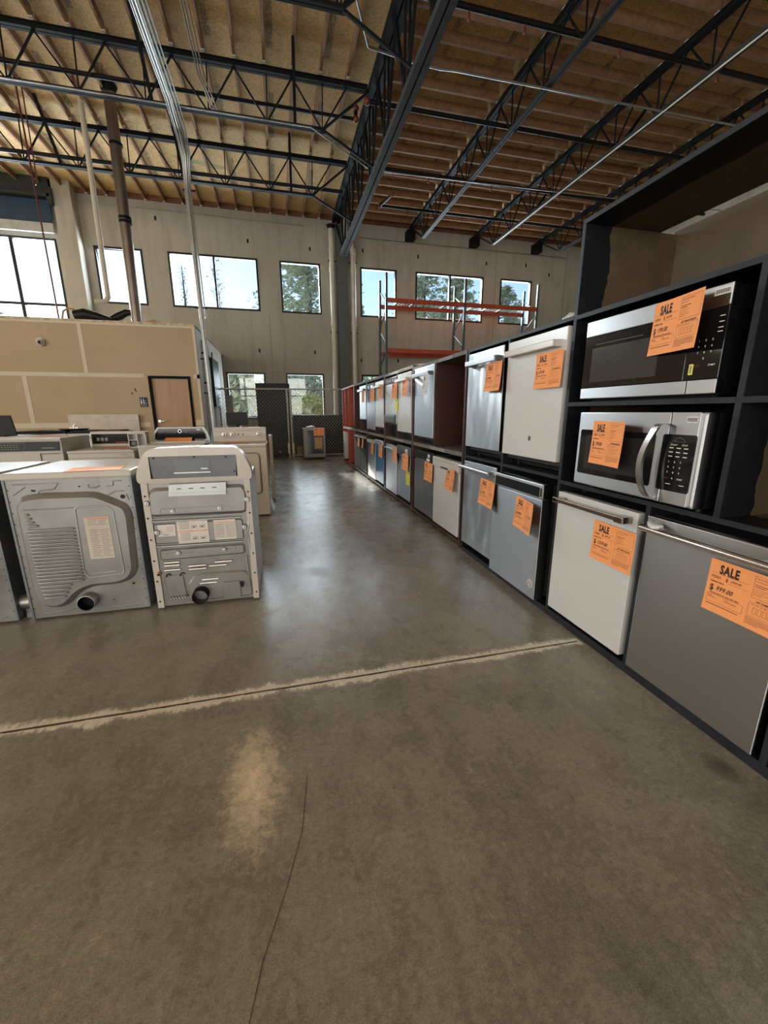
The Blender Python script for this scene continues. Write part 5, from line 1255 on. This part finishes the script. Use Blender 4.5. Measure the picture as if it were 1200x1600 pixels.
# ------------------------------------------------------------------ outside
b = MB(); b.box(-60, 60, WY + .35, 70, -.4, -.25); struct(b.build('ground_outside', ASPHALT))
b = MB(); b.box(-60, 60, 25, 70, -.25, -.2); struct(b.build('grass_outside', GRASS))
def conifer(label, x, y, h, r, n, seed, m=LEAFD, kind='conifer', sparse=False):
    R_ = np.random.RandomState(seed)
    t = thing(kind + '_tree', label, 'tree', (x, y, -.25))
    b = MB(); b.tube([(0, 0, 0), (0, 0, h * .97)], [.16 + .01 * h, .02], seg=8); b.build('trunk', BARK, t)
    nb = int(h * (9 if not sparse else 7)); V = []; F = []
    per = max(10, n // nb)
    for i in range(nb):
        u = (i + R_.rand()) / nb; z = h * (.08 + .90 * u); a = R_.rand() * 2 * PI
        rr = (r * (1 - u) ** .75 + .25) * (0.75 + .4 * R_.rand()) if not sparse else r * (.35 + .65 * R_.rand()) * math.sin(PI * min(1, .15 + u * .85))
        for k in range(per):
            s_ = R_.rand() ** .6; px = math.cos(a) * rr * s_; py = math.sin(a) * rr * s_; pz = z + (.28 * rr * s_ if not sparse else 1.6 * rr * s_)
            q = R_.normal(0, .13 + .10 * rr * s_ * .5, 3); sz = .15 if not sparse else .05
            o = len(V); d = R_.normal(0, 1, (3, 3)) * sz
            for j in range(3): V.append((px + q[0] + d[j][0], py + q[1] + d[j][1], max(.1, pz + q[2] * .6 + d[j][2] * .6)))
            F.append((o, o + 1, o + 2))
    b = MB(); b.v = V; b.f = F; b.m = [0] * len(F); b.s = [False] * len(F); b.build('foliage', m, t)
    if sparse:
        b = MB()
        for i in range(26):
            u = .12 + .8 * i / 26; z = h * u; a = R_.rand() * 2 * PI; rr = r * .8 * math.sin(PI * min(1, .2 + u * .8)) + .1
            b.tube([(0, 0, z), (math.cos(a) * rr * .6, math.sin(a) * rr * .6, z + rr * 1.3), (math.cos(a) * rr, math.sin(a) * rr, z + rr * 2.6)], [.022, .012, .004], seg=5)
        b.build('branches', BARK, t)
    return t
conifer('big conifer outside, filling the square window left of the column', 2.7, 33, 16.5, 5.4, 15000, 1)
conifer('conifer outside the wide window right of the column, left one', 11.6, 33, 14.0, 4.2, 9000, 2)
conifer('conifer outside the wide window right of the column, middle one', 14.8, 34, 14.2, 3.0, 7000, 3)
conifer('low conifer outside the far right window', 19.2, 34, 11.8, 3.6, 7000, 4)
conifer('small conifer outside the window just right of the column', 6.9, 36, 10.3, 1.6, 3000, 5)
conifer('tall bare poplar outside the wide left window', -3.3, 30, 12.2, 0.7, 700, 6, BARK, 'poplar', True)
conifer('smaller bare poplar outside the wide left window', -5.6, 32, 11.2, .6, 400, 7, BARK, 'poplar', True)
conifer('distant tree low outside the big window at far left', -20.5, 36, 11.2, 3.4, 4000, 8)
def bush(label, x, y, rx, rz, n, seed, m=LEAFY):
    R_ = np.random.RandomState(seed); V = []; F = []
    for k in range(n):
        d = R_.normal(0, 1, 3); d /= np.linalg.norm(d); q = d * np.array([rx, rx * .5, rz]) * (.55 + .45 * R_.rand()) + np.array([0, 0, rz])
        e = R_.normal(0, 1, (3, 3)) * .09; o = len(V)
        for j in range(3): V.append(tuple(np.maximum(q + e[j], [-99, -99, .02])))
        F.append((o, o+1, o+2))
    b = MB(); b.v = V; b.f = F; b.m = [0]*len(F); b.s = [False]*len(F); o = b.build('leafy_bush', m); o.location = (x, y, -.25); return tag(o, label, 'bush')
bush('yellow-green bush outside the left lower window', -1.2, 23.6, 1.7, 1.5, 7000, 11)
bush('yellow-green bush outside the lower window behind the gate', 1.9, 25.6, 1.4, 1.3, 6000, 12)
bush('yellow-green bush outside, right of the lower windows', 5.4, 25, 1.8, 1.5, 6000, 13)
bush('tall dense green bush added close outside the left lower window to block sun', -2.0, 18.4, 1.05, 2.7, 16000, 14, LEAFD)  # height and density added to keep the sun off the aisle floor
bush('greyish green bush far behind the lower windows', 1.0, 29, 3.2, 2.1, 9000, 15, LEAFD)
def car(label, x, y, m, rz):
    t = thing('parked_car', label, 'car', (x, y, -.25), rz)
    prof = [(-2.1, .35), (-2.1, .8), (-1.6, .92), (-1.0, 1.0), (-.45, 1.42), (.75, 1.45), (1.4, 1.02), (2.05, .9), (2.1, .35)]
    b = MB(); b.prism(roundpoly(prof, .12, 3), -.85, .85, 0, .05); b.build('body', m, t)
    b = MB(); b.prism([(-.85, 1.0), (-.40, 1.36), (.70, 1.38), (1.2, 1.02)], -.87, .87); b.build('windows', BLKGLASS, t)
    for wx in (-1.35, 1.35):
        for sy in (-1, 1): b = MB(); b.cyl((wx, sy * .72, .33), (wx, sy * .9, .33), .33, 0, 20); b.build('wheel', BLK, t)
car('light blue car parked outside the left lower window', -1.5, 20.6, CARBLUE, .25)
car('white car parked outside the lower window behind the gate', 3.6, 19.6, CARWHITE, .1)
